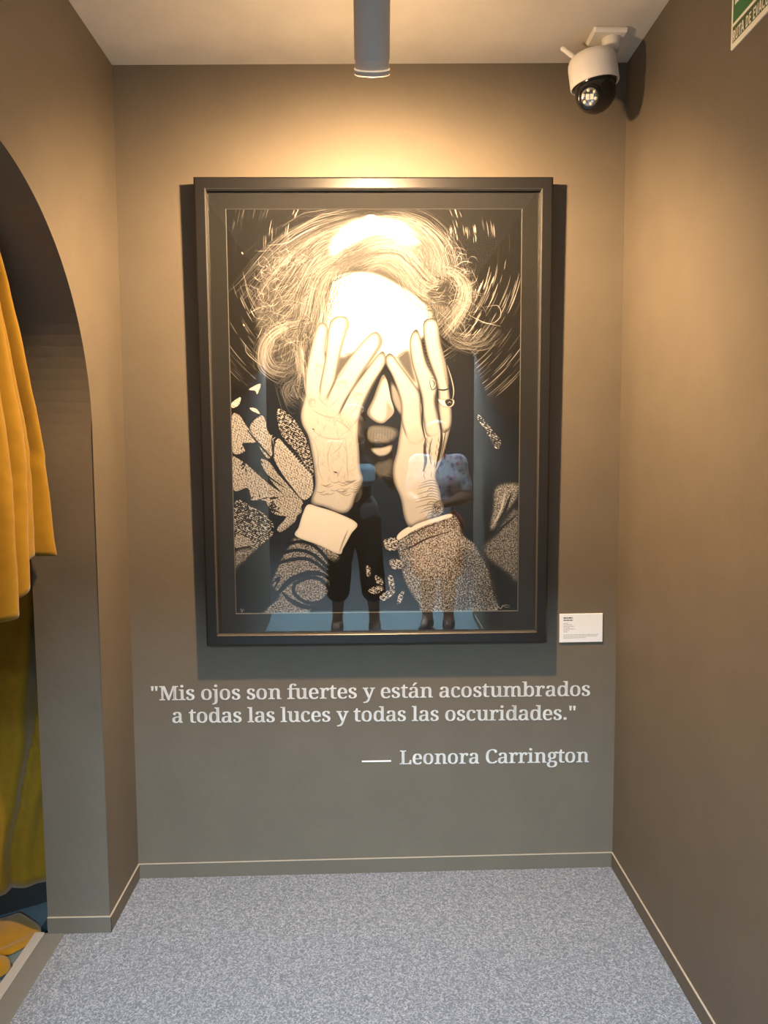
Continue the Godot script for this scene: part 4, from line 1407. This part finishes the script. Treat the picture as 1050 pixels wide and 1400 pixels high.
func build_sign() -> void:
	# evacuation sign on the right wall; y up, local +x runs towards the viewer
	var g := base("evacuation_sign", Vector3(W - 0.0025, 2.430, 0.750))
	g.rotation.y = -PI / 2
	g.rotation_order = EULER_ORDER_YXZ
	tag(g, "green and white evacuation route sign high on the right wall", "sign")
	var w := 0.25
	var h := 0.30
	var poly := PackedVector2Array()
	var r := 0.006
	for q in [[w - r, r, -PI / 2], [w - r, h - r, 0.0], [r, h - r, PI / 2], [r, r, PI]]:
		for i in 6:
			var a: float = q[2] + PI / 2 * i / 5
			poly.append(Vector2(q[0] + r * cos(a), q[1] + r * sin(a)))
	var st := begin()
	var tri := Geometry2D.triangulate_polygon(poly)
	for i in tri: st.add_vertex(Vector3(poly[i].x, poly[i].y, 0.003))
	for i in poly.size():
		var p := poly[i]
		var q := poly[(i + 1) % poly.size()]
		quad(st, Vector3(p.x, p.y, 0), Vector3(p.x, p.y, 0.003), Vector3(q.x, q.y, 0.003), Vector3(q.x, q.y, 0))
	done(st, "plate", M.sign_white, g)
	st = begin()
	bx(st, Vector3(0.008, 0.058, 0.003), Vector3(w - 0.008, h - 0.008, 0.0033))
	done(st, "green_field", M.sign_green, g)
	st = begin()
	bx(st, Vector3(0.016, 0.096, 0.0033), Vector3(w - 0.016, h - 0.016, 0.0036))
	done(st, "pictogram_field", M.sign_white, g)
	st = begin()
	bx(st, Vector3(0.008, 0.014, 0.003), Vector3(w - 0.008, 0.050, 0.0033))
	done(st, "text_band", M.sign_deep, g)
	var f := SystemFont.new()
	f.font_names = PackedStringArray(["Droid Sans"])
	f.font_weight = 700
	var t := TextMesh.new()
	t.text = "RUTA DE EVACUACIÓN"
	t.font = f
	t.font_size = 64
	t.pixel_size = 0.001
	t.depth = 0.01
	t.horizontal_alignment = HORIZONTAL_ALIGNMENT_LEFT
	t.vertical_alignment = VERTICAL_ALIGNMENT_BOTTOM
	var o := inst(t, "text", M.sign_white, g)
	var b := t.get_aabb()
	o.scale = Vector3((w - 0.021) / b.size.x, 0.032 / b.size.y, 0.03)
	o.position = Vector3(0.0105 - b.position.x * o.scale.x, 0.016 - b.position.y * o.scale.y, 0.0034)

func curve(pts: Array, t: float) -> Vector2:
	# piecewise smooth interpolation over points (key, value...) given as Vector3(key, a, b)
	for i in pts.size() - 1:
		var p: Vector3 = pts[i]
		var q: Vector3 = pts[i + 1]
		if t <= q.x or i == pts.size() - 2:
			var k := clampf((t - p.x) / (q.x - p.x), 0.0, 1.0)
			return Vector2(lerpf(p.y, q.y, k), lerpf(p.z, q.z, k))
	return Vector2.ZERO

func build_drapes() -> void:
	var nz := FastNoiseLite.new()
	nz.seed = 5
	nz.frequency = 1.0
	# swag hanging in the arch, gathered at its head, its free corner swinging out to the jamb
	var g := base("velvet_swag", Vector3(-0.12, 1.0, 0.6))
	tag(g, "ochre velvet swag gathered inside the arch opening", "drape", "ochre velvet drapes behind the arch")
	var rows := []
	var nr := 60
	var nc := 200
	# free edge: (t, z, unused)
	var edge := [Vector3(0.0, 0.60, 0), Vector3(0.15, 0.525, 0), Vector3(0.3, 0.475, 0), Vector3(0.45, 0.425, 0), Vector3(0.58, 0.372, 0), Vector3(0.66, 0.350, 0), Vector3(0.70, 0.352, 0), Vector3(0.74, 0.343, 0), Vector3(1.0, 0.322, 0)]
	var hem := [Vector3(0.0, 1.190, 0), Vector3(0.10, 1.205, 0), Vector3(0.15, 1.19, 0), Vector3(0.22, 1.14, 0), Vector3(0.30, 1.07, 0), Vector3(1.0, 0.9, 0)]
	for i in nr:
		var t := float(i) / (nr - 1)
		var row := []
		var ze := curve(edge, t).x
		for j in nc:
			var u := float(j) / (nc - 1)
			var z := lerpf(ze, lerpf(1.05, 1.35, t), u)
			var y := lerpf(2.08 if u < 0.2 else minf(2.08, arch_y(z) - 0.03), curve(hem, u).x, t)
			var amp := lerpf(0.020, 0.050, t) * smoothstep(-0.02, 0.05, u)
			var ph := u * 78.0 + 2.2 * sin(u * 9.0 + t * 2.0) + 0.7 * nz.get_noise_2d(u * 5.0, t * 1.2)
			var x := -0.135 + amp * (pow(absf(sin(ph * 0.5)), 0.7) * 1.5 - 0.9 + 0.55 * sin(ph * 0.37 + 1.0)) + 0.006 * nz.get_noise_2d(u * 9.0, t * 2.0)
			row.append(Vector3(x + 0.12, y - 1.0, z - 0.6))
		rows.append(row)
	done(cloth(rows, 0.004), "cloth", M.velvet, g)
	# long drape on the slanting black plinth beyond the arch
	var d := base("velvet_drape", Vector3(-0.3, fl(0) - 0.006, 0.14))
	tag(d, "long ochre velvet drape falling to a black plinth beyond the arch", "drape", "ochre velvet drapes behind the arch")
	var dir := Vector3(-0.862, 0, 0.507)
	var nrm := Vector3(0.507, 0, 0.862)
	rows = []
	nr = 70
	nc = 90
	for i in nr:
		var t := float(i) / (nr - 1)
		var row := []
		for j in nc:
			var u := float(j) / (nc - 1)
			var s := lerpf(-0.22, 0.75, u)
			var y := lerpf(2.30, 0.092, t)
			var lean := 0.10 * sin(t * PI * 1.1 + u * 2.0)
			var ph := (s + lean) * 52.0 + 1.6 * nz.get_noise_2d(s * 3.0 + 8.0, t * 3.0)
			var dep := 0.085 * (pow(absf(sin(ph * 0.5)), 0.6) - 0.5) + 0.016 * sin(ph * 1.9 + t * 5.0) + 0.035 * exp(-pow((t - 0.88 - 0.2 * sin(ph * 0.5)) * 7.0, 2.0)) + 0.03
			dep = lerpf(dep, 0.012 + 0.3 * dep, smoothstep(0.82, 1.0, t))
			row.append(dir * s + nrm * dep + Vector3(0.0, y, 0.0))
		rows.append(row)
	done(cloth(rows, 0.004), "cloth", M.velvet, d)
	# its train lying on the floor
	rows = []
	for i in 26:
		var t := float(i) / 25
		var row := []
		for j in 26:
			var u := float(j) / 25
			# corner points on the floor: near right, far right, near left, far left
			var p := Vector2(-0.262, 0.395).lerp(Vector2(-0.335, 0.185), t) * (1.0 - u) + Vector2(-0.62, 0.62).lerp(Vector2(-0.60, 0.36), t) * u
			p += Vector2(0.085, -0.005) * sin(t * PI) * (1.0 - u) * (1.0 - 0.25 * t)
			var y := 0.006 + 0.012 * absf(sin(t * 5.0 + u * 7.0)) * minf(1.0, 6.0 * minf(minf(t, 1.0 - t), minf(u, 1.0 - u)))
			row.append(Vector3(p.x + 0.3, y, p.y - 0.14))
		rows.append(row)
	done(cloth(rows, 0.003), "train", M.velvet, d)
	rows = []
	for i in 24:
		var t := float(i) / 23
		var row := []
		for j in 24:
			var u := float(j) / 23
			var a := lerpf(0.1, PI - 0.1, u)
			var r := 0.055 * (1.0 + 0.2 * sin(t * 6.0)) * sqrt(maxf(0.0, 1.0 - pow(1.0 - t, 6.0)))
			var cx := lerpf(-0.235, -0.60, t)
			var cz := lerpf(0.455, 0.66, t)
			row.append(Vector3(cx + 0.5 * r * cos(a) + 0.3, 0.008 + r * 0.9 * sin(a), cz + r * cos(a) - 0.14))
		rows.append(row)
	done(cloth(rows, 0.003), "folded_end", M.velvet, d)
	# plinth
	var p := base("black_plinth", Vector3(-0.3, fl(0) - 0.006, 0.14))
	tag(p, "low black plinth under the ochre drape beyond the arch", "plinth")
	var st := begin()
	var a := dir * -0.24
	var b := dir * 0.8
	var bk := nrm * -0.3
	var up := Vector3(0, 0.085, 0)
	hexa(st, [a + bk, b + bk, b, a, a + bk + up, b + bk + up, b + up, a + up])
	done(st, "block", M.black_matte, p)
	# warm downlight of the side room
	var l := base("downlight", Vector3(-0.55, 2.9, 1.25))
	tag(l, "round warm downlight in the ceiling of the side room", "ceiling light")
	done(lathe([Vector2(0.06, -0.002), Vector2(0.075, -0.008), Vector2(0.085, -0.004), Vector2(0.086, 0.0)], 36), "trim_ring", M.sign_white, l)
	done(lathe([Vector2(0.0, -0.003), Vector2(0.06, -0.003), Vector2(0.06, 0.0)], 36), "diffuser", M.glow_warm, l)
	spot(Vector3(-0.55, 2.885, 1.25), Vector3(0.12, -1, -0.25), 75.0, 0.6, Color(1.0, 0.80, 0.52), 0.05, "downlight_beam")
